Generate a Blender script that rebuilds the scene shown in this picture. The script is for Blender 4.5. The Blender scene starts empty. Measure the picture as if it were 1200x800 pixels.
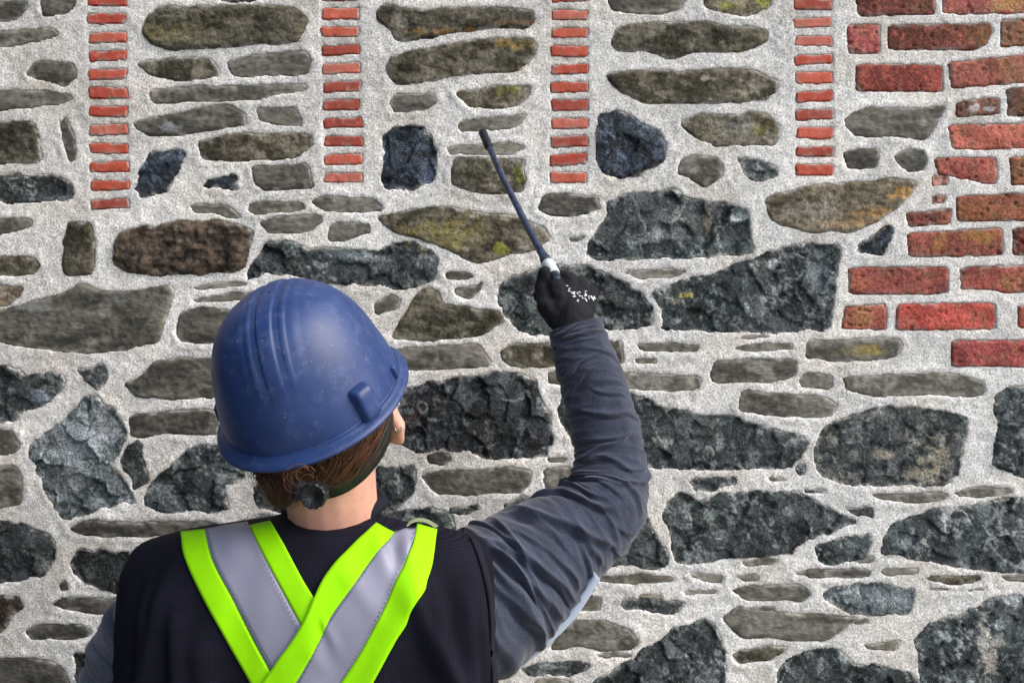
import bpy, math, random
import numpy as np
from mathutils import Vector, Matrix
from mathutils.bvhtree import BVHTree

scene = bpy.context.scene
COL = scene.collection
rad = math.radians

# ------------------------------------------------------------------ camera, light
D_WALL = 1.6                       # metres from the camera to the wall face (plane y = 0)
ZC = 1.60                          # eye height of the camera
S0 = 2.04 / 1200.0 / D_WALL        # metres per photo pixel per metre of distance
cam_d = bpy.data.cameras.new('camera')
cam = bpy.data.objects.new('camera', cam_d)
COL.objects.link(cam)
cam.location = (0, -D_WALL, ZC)
cam.rotation_euler = (rad(90), 0, 0)
cam_d.sensor_width = 36.0
cam_d.lens = 36.0 * D_WALL / 2.04
cam_d.clip_start = 0.05
cam_d.clip_end = 500
scene.camera = cam

SUN_EL, SUN_AZ = 42.0, 112.0       # azimuth of the sun: degrees clockwise from +y (into the wall)
world = bpy.data.worlds.new('World')
scene.world = world
world.use_nodes = True
wn = world.node_tree
bg = wn.nodes['Background']
sky = wn.nodes.new('ShaderNodeTexSky')
sky.sky_type = 'NISHITA'
sky.sun_disc = False
sky.sun_elevation = rad(SUN_EL)
sky.sun_rotation = rad(SUN_AZ)
sky.air_density = 1.0
sky.dust_density = 3.0
sky.ozone_density = 1.0
bg.inputs['Strength'].default_value = 0.15
wn.links.new(sky.outputs[0], bg.inputs['Color'])
sun_d = bpy.data.lights.new('sun', 'SUN')
sun_d.energy = 1.5
sun_d.angle = rad(60)
sun_d.color = (1.0, 0.975, 0.93)
sun = bpy.data.objects.new('sun', sun_d)
COL.objects.link(sun)
_a, _e = rad(SUN_AZ), rad(SUN_EL)
to_sun = Vector((math.sin(_a) * math.cos(_e), math.cos(_a) * math.cos(_e), math.sin(_e)))
sun.rotation_euler = (-to_sun).to_track_quat('-Z', 'Y').to_euler()
sun.location = to_sun * 20
scene.view_settings.view_transform = 'Standard'
scene.view_settings.look = 'None'
scene.view_settings.exposure = 0.84
scene.view_settings.gamma = 1.0
scene.render.resolution_x, scene.render.resolution_y = 1024, 682

# ------------------------------------------------------------------ helpers
def P(px, py, d):
    """point at distance d in front of the camera, seen at photo pixel px, py"""
    return Vector(((px - 600) * S0 * d, d - D_WALL, ZC + (400 - py) * S0 * d))

def lin(c):
    c = np.asarray(c, float) / 255.0
    return np.where(c <= 0.04045, c / 12.92, ((c + 0.055) / 1.055) ** 2.4)

def link(name, me, mat=None, parent=None, kind=None, smooth=True):
    o = bpy.data.objects.new(name, me)
    COL.objects.link(o)
    if mat is not None:
        me.materials.append(mat)
    if parent is not None:
        o.parent = parent
    if kind:
        o['kind'] = kind
    if smooth:
        me.polygons.foreach_set('use_smooth', np.ones(len(me.polygons), bool))
    return o

def mesh_np(name, V, F, col=None):
    """mesh from a vertex array and a quad (or triangle) index array"""
    me = bpy.data.meshes.new(name)
    V = np.asarray(V, np.float32); F = np.asarray(F, np.int32)
    n, k = F.shape
    me.vertices.add(len(V)); me.vertices.foreach_set('co', V.ravel())
    me.loops.add(n * k); me.loops.foreach_set('vertex_index', F.ravel())
    me.polygons.add(n)
    me.polygons.foreach_set('loop_start', np.arange(0, n * k, k, dtype=np.int32))
    me.update(calc_edges=True)
    if col is not None:
        a = me.color_attributes.new('Col', 'FLOAT_COLOR', 'POINT')
        c = np.ones((len(V), 4), np.float32); c[:, :3] = col
        a.data.foreach_set('color', c.ravel())
    return me

def mesh_py(name, V, F):
    me = bpy.data.meshes.new(name)
    me.from_pydata([tuple(v) for v in V], [], F)
    me.update()
    return me

def empty(name, loc, label, cat, group=None):
    o = bpy.data.objects.new(name, None)
    COL.objects.link(o)
    o.location = loc
    o['label'] = label; o['category'] = cat
    if group: o['group'] = group
    return o

# noise
def _h(ix, iy, seed):
    n = (ix.astype(np.int64) * 374761393 + iy.astype(np.int64) * 668265263 + seed * 1442695041) & 0xffffffff
    n = ((n ^ (n >> 13)) * 1274126177) & 0xffffffff
    n = ((n ^ (n >> 16)) * 2246822519) & 0xffffffff
    return ((n ^ (n >> 15)) & 0xffff) / 65535.0

def vnoise(x, y, seed=0):
    ix = np.floor(x); iy = np.floor(y)
    fx = x - ix; fy = y - iy
    fx = fx * fx * fx * (fx * (fx * 6 - 15) + 10); fy = fy * fy * fy * (fy * (fy * 6 - 15) + 10)
    a = _h(ix, iy, seed); b = _h(ix + 1, iy, seed); c = _h(ix, iy + 1, seed); d = _h(ix + 1, iy + 1, seed)
    return (a + (b - a) * fx) * (1 - fy) + (c + (d - c) * fx) * fy

def fbm(x, y, lam, octv=3, seed=0, rot=0.5):
    """about -1..1"""
    s = 0; amp = 1.0; tot = 0
    x = x / lam; y = y / lam
    for k in range(octv):
        s = s + amp * (vnoise(x, y, seed + 17 * k) * 2 - 1)
        tot += amp; amp *= 0.5
        x, y = 2.03 * (x * 0.8 - y * 0.6) + 3.1, 2.03 * (x * 0.6 + y * 0.8) + 7.7
    return s / tot * 1.5

def ridge(x, y, lam, octv=3, seed=0):
    s = 0; amp = 1.0; tot = 0
    x = x / lam; y = y / lam
    for k in range(octv):
        s = s + amp * (1 - 2 * np.abs(vnoise(x, y, seed + 31 * k) * 2 - 1))
        tot += amp; amp *= 0.5
        x, y = 2.07 * (x * 0.6 - y * 0.8) + 1.7, 2.07 * (x * 0.8 + y * 0.6) + 4.3
    return s / tot

def cells(x, y, lam, seed):
    """Worley cells: nearest distance, second distance, id value"""
    x = x / lam; y = y / lam
    ix = np.floor(x); iy = np.floor(y)
    f1 = np.full(x.shape, 9.0); f2 = np.full(x.shape, 9.0); idv = np.zeros(x.shape)
    gx = np.zeros(x.shape); gy = np.zeros(x.shape)
    for dx in (-1, 0, 1):
        for dy in (-1, 0, 1):
            cx = ix + dx; cy = iy + dy
            px = cx + _h(cx, cy, seed); py = cy + _h(cx, cy, seed + 5)
            d = np.hypot(px - x, py - y)
            v = _h(cx, cy, seed + 9)
            closer = d < f1
            f2 = np.where(closer, f1, np.minimum(f2, d))
            idv = np.where(closer, v, idv)
            gx = np.where(closer, x - px, gx); gy = np.where(closer, y - py, gy)
            f1 = np.where(closer, d, f1)
    return f1, f2, idv, gx, gy

def sm(a, b, x):
    t = np.clip((x - a) / (b - a), 0, 1)
    return t * t * (3 - 2 * t)

def sdist(X, Y, poly):
    """signed distance in pixels to a polygon, positive inside"""
    best = np.full(X.shape, 1e9); inside = np.zeros(X.shape, bool)
    n = len(poly)
    for i in range(n):
        x0, y0 = poly[i]; x1, y1 = poly[(i + 1) % n]
        ex, ey = x1 - x0, y1 - y0
        t = np.clip(((X - x0) * ex + (Y - y0) * ey) / (ex * ex + ey * ey + 1e-9), 0, 1)
        best = np.minimum(best, (X - x0 - t * ex) ** 2 + (Y - y0 - t * ey) ** 2)
        c = ((y0 > Y) != (y1 > Y)) & (X < (x1 - x0) * (Y - y0) / (y1 - y0 + 1e-12) + x0)
        inside ^= c
    d = np.sqrt(best)
    return np.where(inside, d, -d)

def chaikin(poly, r=0.18):
    out = []
    n = len(poly)
    for i in range(n):
        a = poly[i]; b = poly[(i + 1) % n]
        out.append((a[0] + (b[0] - a[0]) * r, a[1] + (b[1] - a[1]) * r))
        out.append((a[0] + (b[0] - a[0]) * (1 - r), a[1] + (b[1] - a[1]) * (1 - r)))
    return out

# ------------------------------------------------------------------ material helpers
def new_mat(name):
    m = bpy.data.materials.new(name); m.use_nodes = True
    return m, m.node_tree.nodes, m.node_tree.links, m.node_tree.nodes['Principled BSDF']

def N(ns, typ, **kw):
    n = ns.new(typ)
    for k, v in kw.items():
        if k in n.inputs: n.inputs[k].default_value = v
        else: setattr(n, k, v)
    return n

def ramp(ns, stops):
    r = ns.new('ShaderNodeValToRGB')
    e = r.color_ramp.elements
    while len(e) < len(stops): e.new(0.5)
    for el, (p, c) in zip(e, stops):
        el.position = p; el.color = (c[0], c[1], c[2], 1) if hasattr(c, '__len__') else (c, c, c, 1)
    return r

def math_n(ns, ls, op, a, b=None):
    n = ns.new('ShaderNodeMath'); n.operation = op
    for i, v in enumerate((a, b)):
        if v is None: continue
        if hasattr(v, 'links'): ls.new(v, n.inputs[i])
        else: n.inputs[i].default_value = v
    return n.outputs[0]

def mixc(ns, ls, fac, a, b, blend='MIX'):
    n = ns.new('ShaderNodeMix'); n.data_type = 'RGBA'; n.blend_type = blend
    for sock, v in ((n.inputs[0], fac), (n.inputs[6], a), (n.inputs[7], b)):
        if hasattr(v, 'links'): ls.new(v, sock)
        elif hasattr(v, '__len__'): sock.default_value = (v[0], v[1], v[2], 1)
        else: sock.default_value = v
    return n.outputs[2]

def grain_mat(name, lo, hi, size, bump, rough=0.9, fleck=None, streak=None, spec=0.3):
    """vertex colour times a fine grain; fleck = (cell size m, threshold, colour, amount)"""
    m, ns, ls, bs = new_mat(name)
    at = N(ns, 'ShaderNodeAttribute', attribute_name='Col')
    tc = ns.new('ShaderNodeTexCoord')
    src = tc.outputs['Object']
    if streak:
        mp = ns.new('ShaderNodeMapping'); mp.inputs['Scale'].default_value = streak
        ls.new(src, mp.inputs['Vector']); ssrc = mp.outputs[0]
    else:
        ssrc = src
    n1 = N(ns, 'ShaderNodeTexNoise', Scale=1.0 / size, Detail=5.0, Roughness=0.75)
    ls.new(ssrc, n1.inputs['Vector'])
    r1 = ramp(ns, [(0.36, lo), (0.50, (lo + hi) * 0.5), (0.64, hi)])
    ls.new(n1.outputs['Fac'], r1.inputs[0])
    col = mixc(ns, ls, 1.0, at.outputs['Color'], r1.outputs[0], 'MULTIPLY')
    if fleck:
        for (fs, th, fc, am) in fleck:
            v = N(ns, 'ShaderNodeTexNoise', Scale=1.0 / fs, Detail=3.0, Roughness=0.6)
            mp2 = ns.new('ShaderNodeMapping'); mp2.inputs['Location'].default_value = (fs * 311, 3.7, 1.1)
            ls.new(src, mp2.inputs['Vector']); ls.new(mp2.outputs[0], v.inputs['Vector'])
            rr = ramp(ns, [(th, 0.0), (min(th + 0.06, 1.0), 1.0)])
            ls.new(v.outputs['Fac'], rr.inputs[0])
            f = math_n(ns, ls, 'MULTIPLY', rr.outputs[0], am)
            col = mixc(ns, ls, f, col, fc)
    ls.new(col, bs.inputs['Base Color'])
    bs.inputs['Roughness'].default_value = rough
    bs.inputs['Specular IOR Level'].default_value = spec
    b1 = N(ns, 'ShaderNodeBump', Strength=1.0, Distance=bump)
    ls.new(n1.outputs['Fac'], b1.inputs['Height'])
    ls.new(b1.outputs[0], bs.inputs['Normal'])
    return m

def plain_mat(name, c255, rough=0.6, spec=0.4, noise=None, bump=None, metallic=0.0):
    """noise = (size, lo, hi), bump = (size, dist)"""
    m, ns, ls, bs = new_mat(name)
    c = lin(c255)
    bs.inputs['Roughness'].default_value = rough
    bs.inputs['Specular IOR Level'].default_value = spec
    bs.inputs['Metallic'].default_value = metallic
    tc = ns.new('ShaderNodeTexCoord')
    size, lo, hi = noise or (0.01, 0.9, 1.1)
    n1 = N(ns, 'ShaderNodeTexNoise', Scale=1.0 / size, Detail=5.0, Roughness=0.65)
    ls.new(tc.outputs['Object'], n1.inputs['Vector'])
    r = ramp(ns, [(0.3, c * lo), (0.7, c * hi)])
    ls.new(n1.outputs['Fac'], r.inputs[0])
    ls.new(r.outputs[0], bs.inputs['Base Color'])
    if bump:
        n2 = N(ns, 'ShaderNodeTexNoise', Scale=1.0 / bump[0], Detail=4.0, Roughness=0.6)
        ls.new(tc.outputs['Object'], n2.inputs['Vector'])
        b = N(ns, 'ShaderNodeBump', Strength=1.0, Distance=bump[1])
        ls.new(n2.outputs['Fac'], b.inputs['Height']); ls.new(b.outputs[0], bs.inputs['Normal'])
    return m

# ------------------------------------------------------------------ the wall
# stone outlines in wall pixels (1 px = 1.7 mm): type, proudness in mm, brightness, outline
STONES = """
G 3 .8|-12,3 0,3 15,1 33,3 27,15 19,24 0,26 -12,26
G 3 .75|49,-12 90,-12 89,7 80,15 63,19 51,20 48,8
G 2 .95|-12,37 20,35 62,34 70,40 60,45 37,50 0,56 -12,56
G 2 .75|30,86 40,71 57,71 83,74 90,88 77,103 62,98 42,92
G 2 .9|-12,105 25,105 82,111 85,116 65,124 37,125 0,130 -12,130
O 4 .7|-12,144 40,143 45,162 50,191 -12,193
G 1 .8|72,142 78,137 83,148 89,172 88,188 80,189 75,172 71,152
O 9 .85|165,37 172,18 192,7 225,8 265,6 300,6 345,8 362,24 356,38 345,50 300,53 265,56 230,58 200,60 178,52 167,42
O 2 .8|256,-12 300,-12 298,2 275,3 258,0
O 5 .9|160,75 175,70 245,67 254,80 256,89 225,94 200,95 175,88
G 3 .85|266,72 300,64 358,60 365,72 360,87 300,90 272,88 267,78
G 1 .95|176,115 178,104 250,101 300,100 357,98 360,106 300,117 250,119 195,121 180,121
G 4 .85|155,144 175,139 215,132 255,122 270,122 288,135 288,146 262,150 225,156 200,160 175,159 160,152
G 1 .85|300,127 345,125 355,142 353,147 325,147 303,142
O 2 1|231,166 250,160 300,156 365,157 367,172 348,185 300,188 238,189
B 5 1.1|158,222 166,195 175,180 212,175 216,181 207,202 195,225 163,233
D 4 .9|-12,208 0,207 15,204 62,206 80,215 87,228 78,235 25,237 -12,237
B 2 .8|239,218 244,211 265,206 271,201 276,208 277,222 250,220
G 5 .7|294,196 320,193 360,192 369,220 340,222 312,224 300,216 295,205
G -1 .8|221,241 237,239 265,241 277,249 282,256 265,255 248,249 226,249
G -1 1.1|293,238 330,236 356,238 355,247 300,252 292,248
G 2 .95|-12,255 40,257 38,267 0,275 -12,276
O 8 .75|75,290 74,283 79,259 107,262 111,277 109,310 108,321 82,324 73,320
R 10 .85|132,305 135,282 147,269 182,265 200,260 262,258 297,270 295,287 285,317 237,322 180,323 150,320 138,314
O 2 .9|-12,301 40,301 47,310 38,322 -12,324
T 2 1.05|-12,334 28,337 20,349 5,360 -12,362
G 6 .85|-5,365 32,355 62,347 97,331 120,341 160,341 200,333 204,342 195,370 190,385 186,401 150,409 105,415 62,411 0,402 -12,395
G -1 1.15|224,337 262,330 290,331 288,335 240,339
G 1 .85|225,350 275,344 322,342 300,351 260,354 232,354
G 4 .7|206,390 212,365 235,360 262,363 285,369 300,372 300,402 280,402 212,402
G 2 .95|363,236 385,230 440,234 449,241 445,249 385,249 372,243
G 2 .85|303,262 325,254 375,251 379,259 365,270 315,275
G 1 .95|384,282 388,261 432,262 435,272 425,275 405,283
D 9 .95|290,320 302,300 310,285 330,281 355,289 362,291 407,291 440,295 462,283 490,283 515,307 508,329 470,340 450,335 405,333 370,331 345,322 315,319 300,327 288,330
O 5 1.05|439,256 485,245 525,242 560,249 600,252 637,267 645,280 628,294 600,297 580,305 556,310 525,293 500,282 465,274
G 1 .95|521,321 542,317 556,323 545,328 522,327
G 1 1.05|532,340 550,336 565,331 562,338 550,351 535,346
G 3 .9|439,355 460,345 469,352 465,362 440,369
O 3 .95|459,394 470,375 482,355 492,340 510,340 520,355 560,361 588,368 590,377 562,395 500,400 465,400
D 9 .8|582,338 597,325 625,316 662,310 690,313 705,317 735,332 755,348 764,360 763,380 745,386 700,385 650,395 610,388 588,370
G 5 .75|630,243 637,228 665,226 700,230 703,246 685,252 645,254 632,248
D 1 .8|668,279 686,278 680,283 672,284
D 10 1.1|685,301 692,278 710,257 711,237 730,229 775,224 785,220 815,234 845,237 877,248 881,280 884,295 862,300 800,302 695,305
G -2 1.1|730,320 775,315 805,316 790,325 745,327
D 8 1|765,343 812,325 862,312 900,295 937,285 984,286 981,325 975,360 975,386 920,388 900,390 870,389 775,386 774,362
B 3 .8|1006,287 1025,275 1042,263 1049,272 1040,288 1035,298 1008,296
T 6 .9|899,230 932,222 962,216 1000,213 1020,212 1060,209 1077,215 1060,237 1025,262 997,271 950,273 905,262 900,248
O 6 .75|442,14 448,4 470,8 490,11 525,10 560,9 600,10 622,12 628,25 615,34 600,33 560,35 525,39 490,47 465,49 455,36 443,24
O 6 .95|451,78 460,65 490,58 515,53 560,47 600,44 625,46 631,54 620,73 605,85 560,87 525,91 464,101 455,90
G 1 .85|457,122 462,110 507,109 510,120 495,129 460,132
O 1 1.1|534,107 575,101 622,100 622,110 608,123 585,127 550,127
G 1 1|537,150 540,141 575,137 618,135 610,147 600,151 540,154
G -1 1.15|522,172 560,170 600,167 617,174 600,182 560,182 526,180
O 3 .9|528,215 532,186 550,184 580,188 600,186 615,188 616,210 612,225 600,227 570,227 540,221
B 8 1|446,160 460,151 480,147 498,149 505,165 512,178 510,200 507,212 492,219 480,224 450,220 447,200 450,180
G 3 .85|708,-12 808,-12 797,12 770,18 740,17 715,11
T 3 1|820,-12 910,-12 900,9 875,19 850,16 825,8
O 5 .9|716,51 720,34 737,29 770,27 800,26 830,26 845,31 880,31 900,36 899,47 885,57 862,61 812,62 786,69 770,62 750,60 722,61
O 5 1.05|710,91 716,86 770,81 800,85 850,80 875,81 900,90 911,96 910,108 897,117 850,120 812,122 755,122 725,107
O 4 1.05|798,147 801,140 820,134 850,134 880,131 900,133 914,150 916,160 910,171 890,171 862,170 840,171 820,165
B 12 1.05|698,152 703,136 718,129 740,136 760,149 775,160 782,171 780,187 766,198 742,208 725,210 708,203 698,188 700,170
G 4 .85|793,200 797,188 812,182 840,184 847,195 845,207 825,221 812,212 793,204
D 3 1|865,185 880,186 900,192 915,198 912,206 898,213 880,210 870,200
G 2 .85|988,139 1000,130 1017,126 1062,128 1085,126 1107,124 1102,138 1085,163 1050,161 1003,160 992,150
G 1 .6|990,177 1030,173 1028,198 992,200
G 2 .65|1047,182 1060,176 1082,177 1087,190 1080,200 1065,202 1052,192
D 8 .75|-12,428 0,428 15,430 32,441 60,436 75,440 76,452 50,477 25,484 20,492 0,496 -12,496
D 5 .9|89,432 107,430 122,426 129,437 122,447 114,457 100,447
W 10 1.1|34,537 35,522 57,505 75,490 92,472 100,462 112,462 120,475 135,481 145,495 148,510 144,518 134,538 131,547 151,570 157,588 135,592 108,600 98,606 72,607 62,594 47,560
D 5 .65|146,524 160,515 165,522 170,545 172,565 165,571 158,573 153,560 139,543
G 6 .75|146,451 160,445 172,432 180,423 200,420 254,419 254,467 195,468 160,466 152,458
G 4 .7|151,485 200,482 254,479 256,509 230,509 185,508 172,513 152,511
G 2 .9|-12,500 0,502 15,507 24,525 15,532 -12,534
G 3 .9|-12,545 18,545 27,562 27,590 0,596 -12,596
D 9 .95|168,590 175,567 195,550 212,530 235,521 255,522 275,535 288,545 287,560 263,568 264,585 268,598 240,600 190,599
D 4 .8|296,570 310,562 335,575 335,600 300,597
D 8 .6|-12,612 0,611 25,615 60,626 66,635 65,652 50,675 22,682 -12,683
G 2 .7|81,620 100,610 150,612 250,610 262,618 230,626 172,628 100,629
D 8 .45|80,659 92,643 125,645 160,647 165,670 150,697 135,695 100,685 86,672
G 1 .7|68,685 76,681 78,691 71,693
G 1 .8|59,708 78,701 140,702 145,712 132,720 100,718 75,714
R 3 .7|-12,700 22,700 26,711 12,726 5,741 -12,742
G 1 .65|29,740 40,732 95,732 109,740 100,748 37,749
D 4 .7|85,765 108,762 125,765 115,812 92,812 90,790
G 4 .65|-12,773 37,771 60,774 77,785 82,800 84,812 -12,812
D 4 .8|278,612 300,603 320,606 318,620 280,620
G 3 .95|465,408 500,407 560,402 566,412 577,427 550,431 480,434 470,430 464,418
O 2 .95|586,414 600,403 640,401 700,400 728,398 733,425 715,427 650,432 600,429 590,424
K 12 1|466,480 475,455 505,448 550,440 580,436 612,438 628,446 632,462 643,485 648,515 640,534 615,537 570,538 545,529 520,526 497,532 470,522 462,500
G 3 .75|500,536 510,530 525,531 529,539 517,545 502,543
G 3 .8|492,557 507,552 560,551 600,547 624,550 621,568 610,579 600,577 550,580 507,578
G 3 .85|636,550 665,546 700,560 690,580 640,575 637,562
G 0 1.05|640,538 665,536 664,542 642,543
D 6 .9|440,548 486,545 487,560 482,580 462,597 445,602 435,580
D 6 .9|443,602 480,597 510,594 530,603 535,620 520,635 460,635 445,620
D 2 .85|525,595 560,592 562,598 545,602 527,601
D 2 .9|590,591 610,582 625,582 622,590 605,600 590,600
G 0 .9|745,403 775,401 820,404 815,411 775,412 748,409
G -1 1.15|745,420 770,419 770,426 747,425
G 2 1.05|641,437 700,437 775,438 820,441 818,457 785,459 725,454 660,452 642,449
D 10 .9|655,483 660,462 690,460 735,462 755,465 770,475 795,480 825,485 862,488 900,502 932,508 949,518 940,533 925,547 900,550 862,551 825,551 760,548 710,546 675,525 660,505
G 3 .9|831,440 838,423 875,420 933,421 933,440 915,447 870,448 835,448
G 3 .9|864,470 870,457 900,460 967,466 982,473 975,487 957,490 900,488 867,481
D 1 .95|809,561 862,560 865,565 845,573 813,576
G 2 .9|936,447 942,438 975,439 977,452 970,457 940,454
G 3 1|987,442 1025,440 1087,437 1125,439 1152,446 1155,460 1140,466 1095,463 1050,465 1007,462 992,455
G 3 .95|942,420 946,399 985,398 1050,396 1057,404 1050,417 1035,421 980,424
G 0 1|858,408 880,403 929,402 928,410 880,412
E 9 1|953,531 959,512 965,500 995,486 1022,479 1072,476 1115,484 1134,488 1130,515 1123,555 1105,570 1060,568 995,569 963,560 955,545
D 9 1|1164,475 1170,460 1190,454 1212,452 1212,562 1195,560 1180,555 1163,545 1165,520 1168,500
D 2 1|931,550 937,544 944,547 943,555 934,556
G 0 .9|901,559 925,561 920,564 903,563
D 0 1|941,572 963,572 965,575 943,577
G 1 1|1020,580 1050,578 1110,577 1107,586 1075,589 1040,587
G 0 1.15|1117,577 1150,571 1182,572 1184,578 1150,584 1125,582
D 2 .7|990,594 1022,593 1025,600 1024,607 1003,603
D 10 1.05|776,600 785,585 797,577 817,585 850,578 900,575 937,577 960,587 975,600 1000,605 1007,612 970,625 932,638 930,649 900,653 850,655 807,661 793,659 785,625
D 8 1|715,655 735,615 745,598 757,602 765,622 782,647 782,662 770,666 735,663 710,663 700,650
G 1 1|700,676 740,672 790,676 789,681 750,684 705,682
G 0 1.2|809,672 847,673 846,681 832,681 810,677
G 0 1|861,673 891,674 890,681 870,681
G -1 1.2|869,658 900,653 915,656 905,663 875,663
G -1 1.15|800,693 840,691 838,696 804,697
G 2 .95|857,692 872,687 900,686 937,684 950,694 946,703 900,704 872,703
D 4 .75|727,708 735,700 770,702 804,706 797,715 787,720 762,717 732,714
G 2 .85|672,714 690,697 706,699 702,715 675,716
G 5 .95|645,760 657,735 675,727 712,727 740,738 748,752 738,762 707,764 680,755 660,761
D 3 .8|615,766 628,752 639,746 637,755 627,763
D 3 .95|611,785 625,777 677,774 695,779 687,786 662,791 615,790
G 0 1.15|627,799 645,796 668,797 675,812 625,812
D 10 .95|688,812 695,797 720,785 740,772 780,745 785,736 812,730 822,724 840,735 847,750 850,775 850,812
G 4 .95|847,722 865,711 900,716 950,719 1007,722 987,737 967,751 937,751 900,747 870,749 857,738
O 2 .95|857,768 865,763 900,756 923,756 915,765 900,773 868,778
D 8 1.05|911,812 912,783 932,767 965,759 985,762 1000,777 1040,782 1075,790 1080,812
D 4 1.1|957,640 992,629 1021,624 1020,637 1012,655 975,662 959,658
G 2 .95|931,672 950,667 1012,665 1019,669 1018,676 950,677
G 0 1.05|1030,671 1037,666 1075,666 1072,672 1040,675
O 1 .95|1084,677 1100,674 1150,673 1150,680 1125,684 1095,683
G -1 1.2|1172,675 1212,672 1212,682 1180,681
G 0 1.1|1085,690 1110,689 1155,690 1150,692 1100,692
G 0 1.15|930,726 945,722 962,724 958,729 938,730
G 0 1.1|1106,640 1128,637 1126,642 1108,644
G 0 1.15|700,768 722,764 740,766 736,770 710,772
G 0 1.1|872,640 876,648 884,646 880,639
G 0 1.1|848,604 868,602 866,606 850,607
G -1 1.2|1000,727 1016,725 1018,729 1002,731
G 0 1.1|612,452 626,450 630,458 616,460
G -1 1.15|712,482 730,480 742,483 728,487
G 0 1.05|1002,655 1022,652 1024,658 1006,660
G -1 1.2|865,395 900,393 902,396 870,398
G 0 1.1|1165,585 1180,582 1184,586 1170,589
G -1 1.15|748,698 772,696 775,700 752,701
G 0 1.1|880,712 905,710 908,714 884,716
W 6 1.05|962,697 982,686 1025,684 1050,689 1070,691 1071,700 1065,720 1020,721 997,719 977,709
G 1 1.05|1012,756 1055,749 1055,756 1047,761 1015,760
D 12 1.15|1032,650 1036,627 1050,612 1080,600 1100,595 1150,589 1212,580 1212,672 1175,672 1140,666 1100,659 1060,654
D 12 1.15|1073,747 1090,727 1125,719 1145,712 1165,700 1187,698 1212,702 1212,812 1085,812 1080,785 1078,770
"""
# old bricks on the right: r,g,b, pits, outline
BRICKS = """
122,66,58|1002,-14 1096,-14 1096,18 1005,19
172,92,84|1104,-14 1212,-14 1212,16 1105,17
160,78,76|993,29 1032,28 1031,62 994,63
130,72,58|1040,30 1160,27 1162,40 1155,54 1140,59 1042,58
150,98,78|1174,24 1212,22 1212,54 1172,55
155,70,58|1003,75 1105,76 1106,108 1003,107
165,92,76|1111,73 1212,63 1212,96 1115,104
112,78,66|1119,122 1140,116 1172,115 1172,133 1120,138
104,74,58|1180,104 1212,102 1212,136 1180,136
190,100,78|1111,147 1212,144 1212,173 1180,175 1116,175
188,92,78|1095,185 1166,184 1169,200 1168,216 1150,215 1130,210 1098,204
140,92,60|1184,184 1212,183 1212,216 1185,217
196,140,120|1093,206 1112,206 1111,217 1093,218
178,128,112|1092,230 1110,229 1106,238 1092,239
150,80,68|1062,250 1115,244 1115,262 1064,266
146,84,60|1120,230 1212,226 1212,258 1122,260
160,86,68|1062,273 1175,267 1176,300 1064,301
128,68,60|1187,268 1212,265 1212,298 1187,299
155,78,68|994,314 1111,312 1112,345 995,345
168,80,66|1126,316 1140,312 1212,311 1212,342 1180,344 1157,339 1125,339
168,88,68|989,359 1038,356 1039,387 986,386
180,68,56|1051,356 1166,355 1167,386 1050,387
170,84,66|1193,358 1212,356 1212,386 1193,384
152,66,62|1115,399 1212,398 1212,430 1115,430
"""
# stains with a shape of their own: x, y, rx, ry, r,g,b, amount
STAINS = """
215,38 40 14 112,106 70 .5
525,274 40 26 128,118 52 .75
590,292 12 8 150,150 40 .9
478,272 14 8 150,130 60 .4
1060,228 22 7 186,140 72 .9
1030,250 30 9 172,130 72 .85
1000,262 40 8 168,132 84 .6
950,245 35 14 152,146 136 .6
798,346 10 4 196,178 70 .95
790,352 14 5 150,140 120 .6
1020,409 14 8 150,130 50 .9
1010,414 30 6 120,108 60 .5
540,38 50 4 158,118 58 .7
600,28 30 4 140,104 70 .5
590,52 14 5 160,130 50 .7
600,105 15 8 138,132 60 .7
610,205 8 14 110,116 40 .8
850,8 12 6 160,166 60 .8
895,6 10 6 150,156 50 .8
610,52 16 8 128,112 50 .6
890,152 12 9 120,112 40 .7
860,150 25 12 150,146 138 .5
190,42 20 8 104,100 60 .6
375,311 12 5 190,196 200 .95
405,300 40 5 120,134 140 .6
440,303 20 6 140,146 150 .7
1150,748 8 34 190,186 172 .8
1160,770 10 30 186,180 168 .7
1100,536 22 22 156,146 122 .75
1085,555 24 10 150,142 118 .7
1035,533 14 6 158,150 130 .6
1010,500 16 10 130,136 138 .6
960,318 14 30 112,124 128 .75
905,309 9 5 196,200 206 .9
90,520 34 30 146,154 160 .7
118,505 26 22 150,158 164 .65
75,560 30 20 110,116 122 .5
50,466 16 8 130,144 160 .7
760,260 60 26 104,102 104 .35
830,262 6 20 134,124 104 .5
540,462 12 22 92,104 112 .6
590,450 8 16 104,110 112 .6
575,500 5 20 96,88 72 .5
1050,700 50 14 132,142 150 .4
890,530 40 3 150,154 150 .2
40,360 30 10 128,132 134 .5
135,345 20 9 104,106 108 .5
200,150 14 6 150,156 162 .6
224,165 9 3 130,130 130 .5
1170,40 40 18 148,124 66 .3
1185,4 22 12 178,150 74 .7
1082,-4 14 16 128,96 56 .4
1190,80 22 16 160,122 80 .5
1150,250 50 14 136,92 46 .5
1150,278 24 7 150,116 40 .75
1100,282 12 14 158,112 56 .7
1010,330 18 10 158,98 52 .6
1085,330 24 14 142,72 66 .5
1012,370 14 14 146,112 62 .75
1190,330 24 12 156,110 66 .6
1142,126 8 5 196,194 188 .9
1160,128 10 4 196,194 188 .9
1025,158 10 4 110,84 70 .3
500,200 10 20 110,130 156 .35
150,20 1 1 100,100 100 0
"""
WARPK = {'G': (1.7, 18), 'O': (1.9, 18), 'T': (2.2, 16), 'R': (2.5, 14), 'D': (2.6, 13), 'B': (2.6, 11),
         'K': (2.2, 12), 'E': (2.6, 13), 'W': (2.4, 13), 'brick': (1.1, 9), 'thin': (0.9, 7)}

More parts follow.
